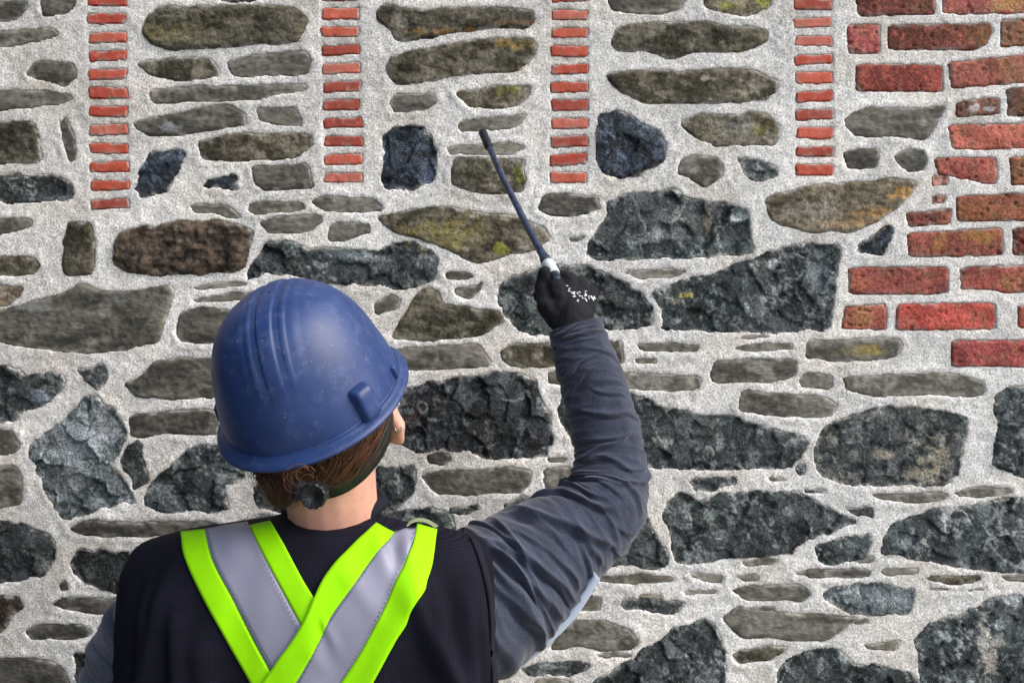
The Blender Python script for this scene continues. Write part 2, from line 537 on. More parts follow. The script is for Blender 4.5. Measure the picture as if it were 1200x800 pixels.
def parse_pts(s):
    return [tuple(float(v) for v in q.split(',')) for q in s.split()]

class Piece: pass
pieces = []
rng = random.Random(4)
for ln in STONES.strip().splitlines():
    h, pts = ln.split('|'); t, pr, br = h.split()
    q = Piece(); q.t = t; q.pr = float(pr); q.br = float(br)
    q.pr = q.pr * .55 - .4 if t == 'G' else q.pr * (.75 if t in 'OT' else .85)
    q.poly = chaikin(parse_pts(pts), 0.12 if t in 'GOTR' else 0.07); q.col = None; q.name = 'stone'
    pieces.append(q)
for ln in BRICKS.strip().splitlines():
    c, pts = ln.split('|')
    q = Piece(); q.t = 'brick'; q.pr = 1.5 + rng.random() * 1.5; q.br = 1; q.col = [float(v) for v in c.split(',')]
    q.poly = chaikin(parse_pts(pts), 0.06); q.name = 'brick'; pieces.append(q)
    if q.col[0] > 190 or (q.col[1] > 120): q.pr = -0.6
# four columns of thin bricks: x left/right at y = 0, lean px per 200 px, centre of the top brick, pitch, count
STRIPS = [(102, 146, 4.0, 22.2 - 43.4, 21.68, 13), (376, 420, 4.2, 16.6 - 43.2, 21.35, 12),
          (646.5, 689, -1.0, 18.6 - 43.2, 21.15, 12), (931, 974.5, 2.0, 5.2 - 43.2, 21.55, 12)]
THINC = [(186, 72, 42), (194, 84, 52), (180, 64, 38), (192, 98, 76), (162, 66, 46), (200, 88, 62)]
for k, (x0, x1, lean, y0, pitch, n) in enumerate(STRIPS):
    for i in range(n - (0 if k else 0)):
        cy = y0 + pitch * i
        ox = lean * cy / 200 + rng.uniform(-.8, .8); tl = rng.uniform(-1.0, .8) - .4
        hh = 5.9 + rng.uniform(-.7, .6)
        q = Piece(); q.t = 'thin'; q.pr = .4 + .5 * rng.random(); q.br = 1; q.name = 'thin_brick'
        q.col = THINC[rng.randrange(6)]
        q.poly = [(x0 + ox + rng.uniform(-1.6, 1.6), cy - hh + tl * -1), (x1 + ox + rng.uniform(-.6, .6), cy - hh + tl),
                  (x1 + ox + rng.uniform(-1.6, 1.6), cy + hh + tl), (x0 + ox + rng.uniform(-.6, .6), cy + hh - tl)]
        q.poly = chaikin(q.poly, 0.04)
        pieces.append(q)
# stones of the courses that the person stands in front of
HID = parse_pts('265,380 300,350 360,340 430,360 465,420 470,450 440,520 430,600 500,635 560,625 640,590 690,550 660,470 655,400 700,400 735,500 745,590 700,650 640,740 590,790 580,850 105,850 150,700 175,640 300,620 330,600 315,545 265,510')
known = [(np.array(q.poly), q) for q in pieces]
rh_ = random.Random(21)
yy_ = 348.0
while yy_ < 850:
    big = rh_.random() < .6; hgt = rh_.uniform(44, 74) if big else rh_.uniform(20, 30)
    xx_ = 100.0
    while xx_ < 740:
        wdt_ = rh_.uniform(1.1, 2.0) * hgt if big else rh_.uniform(50, 110)
        b0, b1, a0, a1 = xx_, xx_ + wdt_, yy_, yy_ + hgt
        pts_ = [(b0, a0 + hgt * .4), (b0 + wdt_ * .2, a0 + 2), (b0 + wdt_ * .75, a0), (b1, a0 + hgt * .35), (b1 - 5, a1 - 4), (b0 + wdt_ * .5, a1), (b0 + 6, a1 - 6)]
        gx_, gy_ = np.meshgrid(np.linspace(b0, b1, 6), np.linspace(a0, a1, 5))
        if sdist(gx_, gy_, HID).min() > -2 and all(kp[:, 0].max() < b0 - 10 or kp[:, 0].min() > b1 + 10 or kp[:, 1].max() < a0 - 10 or kp[:, 1].min() > a1 + 10
                                                     or sdist(gx_, gy_, kq.poly).max() < -10 for kp, kq in known):
            q = Piece(); q.t = rh_.choice('DDDGO') if big else rh_.choice('GGO'); q.pr = rh_.uniform(5, 10) if big else 2; q.br = rh_.uniform(.85, 1.05); q.col = None; q.name = 'stone'
            q.poly = chaikin([(a + rh_.uniform(-3, 3), b + rh_.uniform(-2, 2)) for a, b in pts_], .1)
            pieces.append(q); known.append((np.array(q.poly), q)); xx_ += wdt_ + 12
        else: xx_ += 9
    yy_ += 16
stains = []
for ln in STAINS.strip().splitlines():
    f = ln.split(); x, y = f[0].split(','); 
    stains.append((float(x), float(y), float(f[1]), float(f[2]), f[3], f[4] if len(f) == 6 else None, float(f[-1])))
def _stain_colour(a, b):
    v = [float(s) for s in (a + (',' + b if b else '')).split(',')]
    return lin(v)
stains = [(x, y, rx, ry, _stain_colour(a, b), am) for (x, y, rx, ry, a, b, am) in stains]

def warp(X, Y, t):
    A, L = WARPK[t]
    f = 0 if t in ('thin',) else .14 * A
    if t in 'DBKEW':
        c1 = cells(X + 3 * fbm(X, Y, 9, 2, 61), Y + 3 * fbm(X, Y, 9, 2, 62), 9, 63)[2] - .5; c2 = cells(X, Y, 9, 67)[2] - .5
        X = X + 1.6 * c1; Y = Y + 1.6 * c2
    elif t in 'GOTR':
        c1 = cells(X / 1.6 + 2 * fbm(X, Y, 9, 2, 61), Y, 8, 63)[2] - .5
        X = X + .8 * c1; Y = Y + .5 * c1
    return (X + A * fbm(X, Y, L, 3, 11) + f * fbm(X, Y, 4.5, 2, 15), Y + A * .8 * fbm(X, Y, L, 3, 23) + f * fbm(X, Y, 4.5, 2, 27))

def pd(X, Y, q):
    wx, wy = warp(X, Y, q.t)
    return sdist(wx, wy, q.poly)

def to_world(X, Y, hmm):
    return np.stack([(X - 600) * 0.0017, -hmm * 0.001, ZC + (400 - Y) * 0.0017], -1)

def mortar_h(X, Y):
    h = 0.9 * fbm(X, Y, 60, 2, 301) + .7 * fbm(X, Y, 11, 2, 307) + 0.55 * fbm(X, Y, 3.4, 2, 311)
    return h

def strip_mask(X, Y):
    m = np.zeros(X.shape)
    for (x0, x1, lean, y0, pitch, n) in STRIPS:
        ox = lean * Y / 200 + 0.8 * fbm(X, Y, 20, 2, 41)
        yb = y0 + pitch * (n - 1) + 9
        a = sm(-2.2, -0.4, X - x0 - ox) * sm(-2.2, -0.4, x1 + ox - X) * sm(-3, 0, yb - Y)
        m = np.maximum(m, a)
    return m

TYPES = {'D': ((24, 30, 31), (74, 80, 81), (146, 152, 152)), 'E': ((36, 40, 42), (84, 88, 88), (150, 148, 138)),
         'B': ((14, 19, 27), (42, 50, 62), (92, 104, 120)), 'K': ((10, 12, 14), (42, 46, 50), (112, 116, 118)),
         'W': ((42, 49, 51), (96, 103, 105), (160, 167, 169)), 'G': ((78, 77, 69), (127, 124, 114), (164, 160, 150)),
         'O': ((56, 52, 40), (114, 109, 94), (160, 154, 138)), 'T': ((84, 76, 60), (142, 132, 112), (176, 168, 150)),
         'R': ((50, 43, 37), (104, 89, 76), (142, 128, 114))}

def piece_surface(X, Y, d, q, sd):
    """height in mm and colour of a stone or a brick"""
    t = q.t; r = random.Random(sd)
    if t in ('brick', 'thin'):
        e = 1 - np.exp(-np.maximum(d, 0) / (.7 if t == 'thin' else 1.1))
        h = q.pr * e - (0.0 if t == 'thin' else .3)
        c = lin(q.col); c = c * .84 + c.mean() * .16
        if t == 'brick':
            h = h + 0.7 * fbm(X, Y, 14, 2, sd) + 0.55 * fbm(X, Y, 3.5, 2, sd + 3) - 0.3 + r.uniform(-.03, .03) * (X - X.mean())
            for _ in range(r.randint(3, 9)):
                cx = r.uniform(X.min() + 8, X.max() - 8); cy = r.uniform(Y.min() + 8, Y.max() - 8)
                h = h - 4.5 * np.exp(-(((X - cx) / r.uniform(1.3, 3)) ** 2 + ((Y - cy) / r.uniform(1.2, 2.2)) ** 2))
            c = c * r.uniform(.72, 1.05); m1 = sm(-.5, .6, fbm(X, Y, 22, 3, sd + 5)); m2 = sm(.15, .7, fbm(X, Y, 12, 3, sd + 8)); m3 = sm(.2, .8, fbm(X, Y, 5, 3, sd + 9))
            col = c * (0.72 + 0.5 * m1)[..., None]
            col = col * (1 - 0.45 * m2[..., None]) + lin((132, 100, 78)) * 0.45 * m2[..., None]
            col = col * (1 - 0.35 * m3[..., None]) + lin((208, 118, 94)) * 0.35 * m3[..., None]
        else:
            h = h + 0.35 * fbm(X, Y, 8, 2, sd) + 0.25 * fbm(X, Y, 3, 2, sd + 3)
            m1 = fbm(X, Y, 12, 3, sd + 5); m3 = sm(.35, .9, fbm(X, Y, 6, 3, sd + 9))
            col = c * (1 + 0.14 * m1)[..., None]
            col = col * (1 - 0.35 * m3[..., None]) + lin((212, 140, 126)) * 0.35 * m3[..., None]
    else:
        bx0, by0 = np.min(q.poly, 0); bx1, by1 = np.max(q.poly, 0)
        size = min(bx1 - bx0, by1 - by0)
        w = {'G': 1.1, 'O': 1.6, 'T': 1.6, 'R': 2.6, 'D': 1.4, 'B': 1.6, 'K': 1.4, 'E': 1.5, 'W': 1.8}[t]
        e = 1 - np.exp(-np.maximum(d, 0) / w)
        h = q.pr * e * 0.8
        amp = min(1.0, size / 60)
        cx, cy = (bx0 + bx1) / 2, (by0 + by1) / 2
        if t in 'DBKEW':
            base = None
            for k in range(7):
                a = r.uniform(0, 6.283); g = r.uniform(.05, .16)
                pl = r.uniform(-1, 2) * amp + g * 1.7 * (math.cos(a) * (X - cx - r.uniform(-.3, .3) * (bx1 - bx0)) + math.sin(a) * (Y - cy - r.uniform(-.3, .3) * (by1 - by0)))
                base = pl if base is None else np.minimum(base, pl)
            base = np.maximum(base, -9 * amp)
            f1, f2, idv, gx, gy = cells(X + 4 * fbm(X, Y, 14, 2, sd), Y + 4 * fbm(X, Y, 14, 2, sd + 1), 26, sd + 2)
            sl = (idv - .5) * 2; an = idv * 37
            facet = (gx * np.cos(an) + gy * np.sin(an)) * 26 * 0.13 * 1.7 + sl * 1.2
            h = h + e * (base * 1.0 + 1.5 * amp * facet + 1.7 * amp * ridge(X, Y, 30, 3, sd + 4) + 1.2 * amp * fbm(X, Y, 9, 3, sd + 6)
                         + 0.8 * ridge(X, Y, 4.5, 2, sd + 7)) + 0.3
            tone = fbm(X, Y, 24, 4, sd + 12); t2 = fbm(X, Y, 6, 3, sd + 13)
            lo, mi, hi = (lin(v) for v in TYPES[t])
            t3 = fbm(X, Y, 3.2, 2, sd + 14)
            m = sm(-.7, .75, tone * 0.75 + t2 * 0.25 + t3 * .45)[..., None]
            col = lo * (1 - m) + mi * m
            m = (sm(.15, .95, fbm(X, Y, 13, 4, sd + 15) + .15 * t2 + .5 * t3) * 0.6)[..., None]
            col = col * (1 - m) + hi * m
            col = col * (1 + .55 * (idv - .5))[..., None]
            f1b, f2b, idb, _, _ = cells(X + 3 * fbm(X, Y, 7, 2, sd + 51), Y, 11, sd + 52)
            col = col * (1 + .4 * (idb - .5))[..., None]
            if r.random() < .45 and size > 30:
                vv = np.abs(fbm(X, Y, 60, 3, sd + 55)); vm = (sm(.035, .0, vv) * sm(-.1, .5, fbm(X, Y, 25, 2, sd + 56)) * .6)[..., None]
                col = col * (1 - vm) + lin((170, 174, 172)) * vm
            gr = (sm(0, .8, fbm(X, Y, 30, 2, sd + 16)) * 0.4)[..., None]
            col = col * (1 - gr) + col * np.array([0.90, 1.05, 0.95]) * gr
        else:
            st = {'G': 4.5, 'O': 2.5, 'T': 2.2, 'R': 1.4}[t]
            a = {'G': .9, 'O': 1.6, 'T': 1.6, 'R': 3.0}[t] * (0.5 + 0.5 * amp)
            tl = r.uniform(-.02, .02); tv = r.uniform(-.05, .05)
            stp = np.floor(3 * fbm(X / 3.5, Y, 15, 2, sd + 41)); h = h + e * .8 * amp * stp * .6
            h = h + e * (1.2 * a * fbm(X / st, Y, 13, 3, sd) + 1.1 * a * ridge(X / st, Y, 9, 2, sd + 4) + 0.8 * fbm(X, Y, 5, 2, sd + 6)
                         + tl * (X - cx) + tv * (Y - cy)) + 0.1
            if t == 'R':
                h = h + e * 2.5 * ridge(X, Y, 20, 3, sd + 21)
            tone = fbm(X / (st * .7), Y, 16, 4, sd + 12); t2 = fbm(X, Y, 8, 3, sd + 13)
            lo, mi, hi = (lin(v) for v in TYPES[t])
            t3 = fbm(X / 1.6, Y, 3.4, 2, sd + 14)
            m = sm(-.7, .75, tone * .8 + .4 * t2 + .3 * t3)[..., None]
            col = lo * (1 - m) + mi * m
            m = (sm(.3, 1.0, fbm(X, Y, 18, 4, sd + 15)) * 0.6)[..., None]
            col = col * (1 - m) + hi * m
            ed = (np.exp(-np.maximum(d, 0) / 3.0) * sm(-.1, .6, fbm(X, Y, 14, 2, sd + 18)) * .3)[..., None]
            col = col * (1 - ed) + lin((138, 122, 96)) * ed
        col = col * q.br ** 1.6
    for (sx, sy, rx, ry, sc, am) in stains:
        if am and X.min() - rx < sx < X.max() + rx and Y.min() - ry < sy < Y.max() + ry:
            n1 = 0.55 * fbm(X, Y, 9, 4, 77) + .25 * fbm(X, Y, 3, 2, 79); am = am * .85; sc = sc * .88 + sc.mean() * .12
            k = np.hypot((X - sx) / rx, (Y - sy) / ry) + n1
            m = (am * (1 - sm(.45, 1.15, k)))[..., None]
            col = col * (1 - m) + sc * m
    # smears of mortar left on the rim
    mm = (np.exp(-np.maximum(d, 0) / 1.3) * sm(-.05, .5, fbm(X, Y, 12, 2, 91 + sd)) * .85)[..., None]
    col = col * (1 - mm) + lin((172, 170, 164)) * mm
    h = np.where(d < 0, h + d * (3.2 if t not in ('thin', 'brick') else 12), h)
    return h, np.clip(col, 0, 1)

def grid_faces(keep):
    """quads of kept cells of a grid of vertices; keep has shape (ny-1, nx-1)"""
    ny, nx = keep.shape; nx += 1; ny += 1
    j, i = np.nonzero(keep)
    a = j * nx + i
    F = np.stack([a, a + nx, a + nx + 1, a + 1], -1)      # seen from -y
    used = np.unique(F); remap = np.zeros(nx * ny, np.int64); remap[used] = np.arange(len(used))
    return used, remap[F]

FINE = [(.0011, .64, (0.33, 0.37, 0.38), .5), (.0022, .62, (0.012, 0.016, 0.02), .7)]
M_D = grain_mat('dark_speckled_rock', 0.22, 2.3, .0042, .0040, .8, [(.0022, .60, lin((150, 160, 162)), .55), (.003, .62, lin((14, 18, 20)), .6)], spec=.4)
M_G = grain_mat('grey_slate', 0.66, 1.36, .0045, .0016, .85, [(.003, .66, lin((160, 158, 148)), .35)], streak=(0.35, 1, 1))
M_O = grain_mat('brown_sandstone', 0.45, 1.6, .006, .0028, .92, [(.0028, .63, lin((176, 168, 146)), .4), (.003, .63, lin((40, 36, 26)), .45)])
M_BR = grain_mat('old_red_brick', 0.45, 1.6, .005, .0024, .92, [(.004, .66, lin((58, 34, 30)), .7), (.003, .68, lin((206, 150, 128)), .45)], spec=.2)
M_TH = grain_mat('thin_red_brick', 0.84, 1.15, .003, .0006, .85, [(.003, .66, lin((224, 160, 142)), .4)], spec=.2)
M_MO = grain_mat('sandy_lime_mortar', 0.50, 1.42, .0042, .0024, .95, [(.0036, .62, lin((96, 92, 84)), .55), (.0032, .61, lin((236, 234, 228)), .5)], spec=.15)
MATS = {'D': M_D, 'B': M_D, 'K': M_D, 'E': M_D, 'W': M_D, 'G': M_G, 'O': M_O, 'T': M_O, 'R': M_O, 'brick': M_BR, 'thin': M_TH}

wall = empty('stone_wall', (0, 0, 0), 'old rubble stone wall with white sandy mortar, red bricks at one side and four columns of thin bricks', 'wall')

STEP = 1.6
for idx, q in enumerate(pieces):
    pl = np.array(q.poly); st = STEP if q.t != 'thin' else 1.3
    x = np.arange(pl[:, 0].min() - 6, pl[:, 0].max() + 7, st); y = np.arange(pl[:, 1].min() - 6, pl[:, 1].max() + 7, st)
    X, Y = np.meshgrid(x, y)
    d = pd(X, Y, q)
    h, col = piece_surface(X, Y, d, q, 1000 + idx * 37)
    dc = np.maximum.reduce([d[:-1, :-1], d[1:, :-1], d[:-1, 1:], d[1:, 1:]])
    used, F = grid_faces(dc > -3.2)
    V = to_world(X, Y, h).reshape(-1, 3)[used]
    link(q.name, mesh_np(q.name, V, F, col.reshape(-1, 3)[used]), MATS[q.t], wall)

def mortar_block(x0, x1, y0, y1, st, plist):
    x = np.arange(x0, x1 + st * .5, st); y = np.arange(y0, y1 + st * .5, st)
    X, Y = np.meshgrid(x, y)
    h = mortar_h(X, Y)
    D = np.full(X.shape, -60.0); lip = np.zeros(X.shape)
    for q in plist:
        pl = np.array(q.poly); mg = 16
        i0 = max(0, np.searchsorted(x, pl[:, 0].min() - mg)); i1 = np.searchsorted(x, pl[:, 0].max() + mg)
        j0 = max(0, np.searchsorted(y, pl[:, 1].min() - mg)); j1 = np.searchsorted(y, pl[:, 1].max() + mg)
        if i1 <= i0 or j1 <= j0: continue
        sx, sy = X[j0:j1, i0:i1], Y[j0:j1, i0:i1]
        d = pd(sx, sy, q)
        D[j0:j1, i0:i1] = np.maximum(D[j0:j1, i0:i1], d)
        a = {'thin': .4, 'brick': .6}.get(q.t, 2.2 if q.pr < 2.5 else 1.0)
        lip[j0:j1, i0:i1] = np.maximum(lip[j0:j1, i0:i1], a * np.exp(-((d + 5) / 5.0) ** 2))
    h = h + lip * (0.6 + 0.5 * fbm(X, Y, 30, 2, 331))
    # joints are pressed in a little between the stones
    h = h - .9 * strip_mask(X, Y)
    near = np.exp(-np.maximum(-D, 0) / 1.6)
    h = h - 0.35 * near
    h = np.where(D > 0, h - D * 7, h)
    h = np.maximum(h, -24)
    n = fbm(X, Y, 45, 4, 351); n2 = fbm(X, Y, 7, 3, 353); n3 = fbm(X, Y, 160, 2, 357)
    c = np.array(lin((219, 218, 214))) * (1 + .13 * n + .16 * n2 + .10 * n3)[..., None]
    wm = (sm(-.3, .9, fbm(X, Y, 60, 3, 361)) * .55)[..., None]
    c = c * (1 - wm) + c * np.array([1.03, .965, .87]) * wm
    rim = (np.exp(-np.maximum(-D, 0) / 3.0) * sm(.05, .8, fbm(X, Y, 28, 2, 367)) * .5)[..., None]
    c = c * (1 - rim) + lin((158, 142, 118)) * rim
    # a grey weathered streak under the brick columns' upper ends
    sk = np.zeros(X.shape)
    for (sx, wdt, top) in ((120, 30, 260), (352, 26, 190), (395, 26, 170), (925, 22, 210), (655, 30, 190)):
        sk = np.maximum(sk, np.exp(-((X - sx) / wdt) ** 2) * (1 - sm(top * .4, top, Y)) * (0.6 + .5 * fbm(X, Y, 14, 3, 371)))
    c = c * (1 - .3 * np.clip(sk, 0, 1))[..., None]
    return X, Y, h, c, D

ix0, ix1, iy0, iy1 = -48, 1248, -48, 848
X, Y, h, c, D = mortar_block(ix0, ix1, iy0, iy1, 2.0, pieces)
dmin = np.minimum.reduce([D[:-1, :-1], D[1:, :-1], D[:-1, 1:], D[1:, 1:]])
used, F = grid_faces(dmin < 4)
link('mortar', mesh_np('mortar', to_world(X, Y, h).reshape(-1, 3)[used], F, np.clip(c, 0, 1).reshape(-1, 3)[used]), M_MO, wall)

# the wall goes on beyond the picture: rubble courses and joints, coarser
WX0, WX1, WY0, WY1 = -1100, 2300, -1100, 1348      # wall px; 1348 is a little below the ground
far = []
rr = random.Random(9)
y = WY0
while y < WY1:
    rh = rr.uniform(34, 84)
    x = WX0 + rr.uniform(0, 60)
    while x < WX1:
        w = rh * rr.uniform(1.0, 2.6)
        tall = rr.random() < .55
        for part in ([(0, 1)] if tall else [(0, .5), (.5, 1)]):
            a0, a1 = y + rh * part[0] + 6, y + rh * part[1] - 6
            b0, b1 = x + 6 + rr.uniform(0, 6), x + w - 6 - rr.uniform(0, 6)
            hh = a1 - a0
            if b1 > ix0 - 4 and b0 < ix1 + 4 and a1 > iy0 - 4 and a0 < iy1 + 4: continue
            q = Piece(); q.t = rr.choice('DDGGOTD' if tall else 'GGGOD'); q.pr = rr.uniform(1, 8) if tall else 2; q.br = rr.uniform(.8, 1.1); q.col = None
            q.poly = chaikin([(b0, a0 + hh * rr.uniform(.1, .6)), (b0 + (b1 - b0) * rr.uniform(.1, .3), a0), (b0 + (b1 - b0) * rr.uniform(.6, .9), a0 + rr.uniform(-3, 3)),
                              (b1, a0 + hh * rr.uniform(.1, .5)), (b1 - rr.uniform(0, 8), a1 - hh * rr.uniform(0, .3)), (b0 + (b1 - b0) * rr.uniform(.4, .8), a1), (b0 + rr.uniform(0, 8), a1 - hh * rr.uniform(0, .3))], .15)
            far.append(q)
        x += w
    y += rh
fV = {}; 
for idx, q in enumerate(far):
    pl = np.array(q.poly); st = 6.0
    x = np.arange(pl[:, 0].min() - 6, pl[:, 0].max() + 9, st); yy = np.arange(pl[:, 1].min() - 6, pl[:, 1].max() + 9, st)
    X, Y = np.meshgrid(x, yy)
    d = pd(X, Y, q); h, col = piece_surface(X, Y, d, q, 9000 + idx * 13)
    dc = np.maximum.reduce([d[:-1, :-1], d[1:, :-1], d[:-1, 1:], d[1:, 1:]])
    used, F = grid_faces(dc > -3)
    if not len(F): continue
    L = fV.setdefault(MATS[q.t].name, [[], [], [], 0, MATS[q.t]])
    L[0].append(to_world(X, Y, h).reshape(-1, 3)[used]); L[1].append(F + L[3]); L[2].append(col.reshape(-1, 3)[used]); L[3] += len(used)
for kname, L in fV.items():
    link('outer_rubble', mesh_np('outer_rubble', np.vstack(L[0]), np.vstack(L[1]), np.vstack(L[2])), L[4], wall, 'stuff')
oV, oF, oC, off = [], [], [], 0
for (a, b, c0, d0) in ((WX0, ix0 + 9, WY0, WY1), (ix1 - 9, WX1, WY0, WY1), (ix0 + 9, ix1 - 9, WY0, iy0 + 9), (ix0 + 9, ix1 - 9, iy1 - 9, WY1)):
    fl = [q for q in far if q.poly[0][0] > a - 220 and q.poly[0][0] < b + 220]
    X, Y, h, c, D = mortar_block(a, b, c0, d0, 7.0, fl)
    h = np.where((X > ix0 - 3) & (X < ix1 + 3) & (Y > iy0 - 3) & (Y < iy1 + 3), h - 2.5, h)
    keep = np.ones((X.shape[0] - 1, X.shape[1] - 1), bool)
    used, F = grid_faces(keep)
    oV.append(to_world(X, Y, h).reshape(-1, 3)[used]); oF.append(F + off); oC.append(np.clip(c, 0, 1).reshape(-1, 3)[used]); off += len(used)
# body of the wall behind the face
zt, zb = ZC + (400 - WY0) * .0017, -0.02
xa, xb = (WX0 - 600) * .0017, (WX1 - 600) * .0017
bv = np.array([(x_, y_, z_) for x_ in (xa, xb) for y_ in (0.03, 0.5) for z_ in (zb, zt)])
bf = np.array([(0, 1, 3, 2), (4, 6, 7, 5), (0, 4, 5, 1), (2, 3, 7, 6), (1, 5, 7, 3), (0, 2, 6, 4)])
oV.append(bv); oF.append(bf + off); oC.append(np.tile(lin((150, 146, 138)), (8, 1)))
link('outer_joints', mesh_np('outer_joints', np.vstack(oV), np.vstack(oF), np.vstack(oC)), M_MO, wall, 'stuff')

# added plain wall, out of view at left, made up to shade that side
sv = np.array([(x_, y_, z_) for x_ in (-2.2, -1.5) for y_ in (-3.2, -0.001) for z_ in (-0.02, 3.6)])
sv[:, 2] = np.where(sv[:, 2] > 1, 6.5, sv[:, 2]); sv[:, 0] = np.where(sv[:, 0] > -2, -1.36, sv[:, 0])
link('added_shade_wall', mesh_np('added_shade_wall', sv, np.array([(0, 1, 3, 2), (4, 6, 7, 5), (0, 4, 5, 1), (2, 3, 7, 6), (1, 5, 7, 3), (0, 2, 6, 4)])), plain_mat('shade_wall_grey', (70, 78, 88), .95, .1, (.05, .8, 1.15), (.008, .002)), None, 'structure', False)

# ground
gm = plain_mat('grey_paving', (128, 126, 120), .9, .2, (.02, .7, 1.2), (.006, .002))
g = link('ground', mesh_np('ground', np.array([(-80, -80, 0), (80, -80, 0), (80, 80, 0), (-80, 80, 0)]), np.array([(0, 1, 2, 3)])), gm, None, 'structure')

# ------------------------------------------------------------------ the person
person = empty('person', (P(365, 700, 1.04).x, P(365, 700, 1.04).y, 0),
               'person in blue hard hat and dark vest with crossed reflective straps, pointing a rod', 'person')

def child(name, me, mat, parent=person, kind=None, smooth=True):
    o = link(name, me, mat, parent, kind, smooth)
    if parent is person:
        o.matrix_parent_inverse = Matrix.Translation(-person.location)
    return o

def vn(x, y, z, seed):
    """cheap 3-D noise, about -1..1"""
    return (vnoise(x + .37 * z, y + .61 * z, seed) + vnoise(y - .53 * z, z + .29 * x, seed + 3) + vnoise(z + .41 * y, x - .2 * y, seed + 7)) * 2 / 1.5 - 2

def spline(keys, n):
    """Catmull-Rom through rows of keys (any number of columns)"""
    K = np.array(keys, float); m = len(K)
    K = np.vstack([2 * K[0] - K[1], K, 2 * K[-1] - K[-2]])
    t = np.linspace(0, m - 1 - 1e-9, n); i = t.astype(int); f = (t - i)[:, None]
    p0, p1, p2, p3 = K[i], K[i + 1], K[i + 2], K[i + 3]
    return 0.5 * (2 * p1 + (p2 - p0) * f + (2 * p0 - 5 * p1 + 4 * p2 - p3) * f ** 2 + (3 * p1 - p0 - 3 * p2 + p3) * f ** 3)

def tube_frames(C, ref):
    T = np.gradient(C, axis=0); T /= np.linalg.norm(T, axis=1)[:, None]
    ref = np.array(ref, float)
    U = ref[None] - (T @ ref)[:, None] * T; U /= np.linalg.norm(U, axis=1)[:, None]
    W = np.cross(T, U)
    return T, U, W

def ring_faces(n, m, closed=True):
    F = []
    mm = m if closed else m - 1
    i, j = np.meshgrid(np.arange(n - 1), np.arange(mm), indexing='ij')
    j2 = (j + 1) % m
    return np.stack([i * m + j, i * m + j2, (i + 1) * m + j2, (i + 1) * m + j], -1).reshape(-1, 4)

def fix_normals(me):
    import bmesh
    bm = bmesh.new(); bm.from_mesh(me); bmesh.ops.recalc_face_normals(bm, faces=bm.faces); bm.to_mesh(me); bm.free()

def sweep(name, keys, m=24, n=40, ref=(0, -1, 0), cap=True, prof=None):
    """closed tube; keys = x,y,z,radius along U,radius along W"""
    K = spline(keys, n)
    C = K[:, :3]; T, U, W = tube_frames(C, ref)
    th = np.linspace(0, 2 * np.pi, m, endpoint=False)
    c, s = np.cos(th), np.sin(th)
    if prof: c, s = prof(th)
    V = C[:, None] + U[:, None] * (K[:, 3, None] * c)[..., None] + W[:, None] * (K[:, 4, None] * s)[..., None]
    V = V.reshape(-1, 3); F = [tuple(f) for f in ring_faces(n, m)]
    V = list(map(tuple, V))
    if cap:
        V += [tuple(C[0]), tuple(C[-1])]
        a, b = len(V) - 2, len(V) - 1
        for j in range(m):
            F.append((a, (j + 1) % m, j)); F.append((b, (n - 1) * m + j, (n - 1) * m + (j + 1) % m))
    me = mesh_py(name, V, F); fix_normals(me)
    return me

def capsules_mesh(name, segs, voxel, smooth=4, fac=0.5):
    """union of tapered capsules and ellipsoids as one continuous skin"""
    V, F = [], []
    def addring(rows):
        off = len(V); m = len(rows[0])
        for r_ in rows: V.extend(r_)
        n = len(rows)
        for i in range(n - 1):
            for j in range(m):
                F.append((off + i * m + j, off + i * m + (j + 1) % m, off + (i + 1) * m + (j + 1) % m, off + (i + 1) * m + j))
        F.append(tuple(off + j for j in range(m))[::-1]); F.append(tuple(off + (n - 1) * m + j for j in range(m)))
    for sg in segs:
        if sg[0] == 'e':                       # ellipsoid: centre, radii, rotation matrix
            _, c, r3, R = sg
            c = Vector(c); rows = []
            for i in range(15):
                ph = -math.pi / 2 + math.pi * (i + .5) / 15
                rows.append([tuple(c + R @ Vector((r3[0] * math.cos(ph) * math.cos(a), r3[1] * math.cos(ph) * math.sin(a), r3[2] * math.sin(ph)))) for a in [k * math.pi / 12 for k in range(24)]])
            addring(rows)
        else:
            a, ra, b, rb = Vector(sg[0]), sg[1], Vector(sg[2]), sg[3]
            t = (b - a); L = t.length; t.normalize()
            u = t.orthogonal().normalized(); w = t.cross(u)
            rows = []
            for i in range(5):
                ph = -math.pi / 2 + math.pi / 2 * (i + .3) / 5
                rows.append([tuple(a + t * (ra * math.sin(ph)) + (u * math.cos(q_) + w * math.sin(q_)) * ra * math.cos(ph)) for q_ in [k * math.pi / 8 for k in range(16)]])
            for i in range(5):
                ph = math.pi / 2 * (i + .0) / 5 + .02
                rows.append([tuple(b + t * (rb * math.sin(ph)) + (u * math.cos(q_) + w * math.sin(q_)) * rb * math.cos(ph)) for q_ in [k * math.pi / 8 for k in range(16)]])
            addring(rows)
    me = mesh_py(name + '_raw', V, F); fix_normals(me)
    o = bpy.data.objects.new('tmp', me); COL.objects.link(o)
    md = o.modifiers.new('r', 'REMESH'); md.mode = 'VOXEL'; md.voxel_size = voxel
    if smooth:
        s = o.modifiers.new('s', 'SMOOTH'); s.iterations = smooth; s.factor = fac
    dg = bpy.context.evaluated_depsgraph_get()
    out = bpy.data.meshes.new_from_object(o.evaluated_get(dg)); out.name = name
    bpy.data.objects.remove(o); bpy.data.meshes.remove(me)
    return out

def get_v(me):
    a = np.empty(len(me.vertices) * 3, np.float32); me.vertices.foreach_get('co', a); a = a.reshape(-1, 3).astype(float)
    n = np.empty(len(me.vertices) * 3, np.float32); me.vertices.foreach_get('normal', n)
    return a, n.reshape(-1, 3).astype(float)

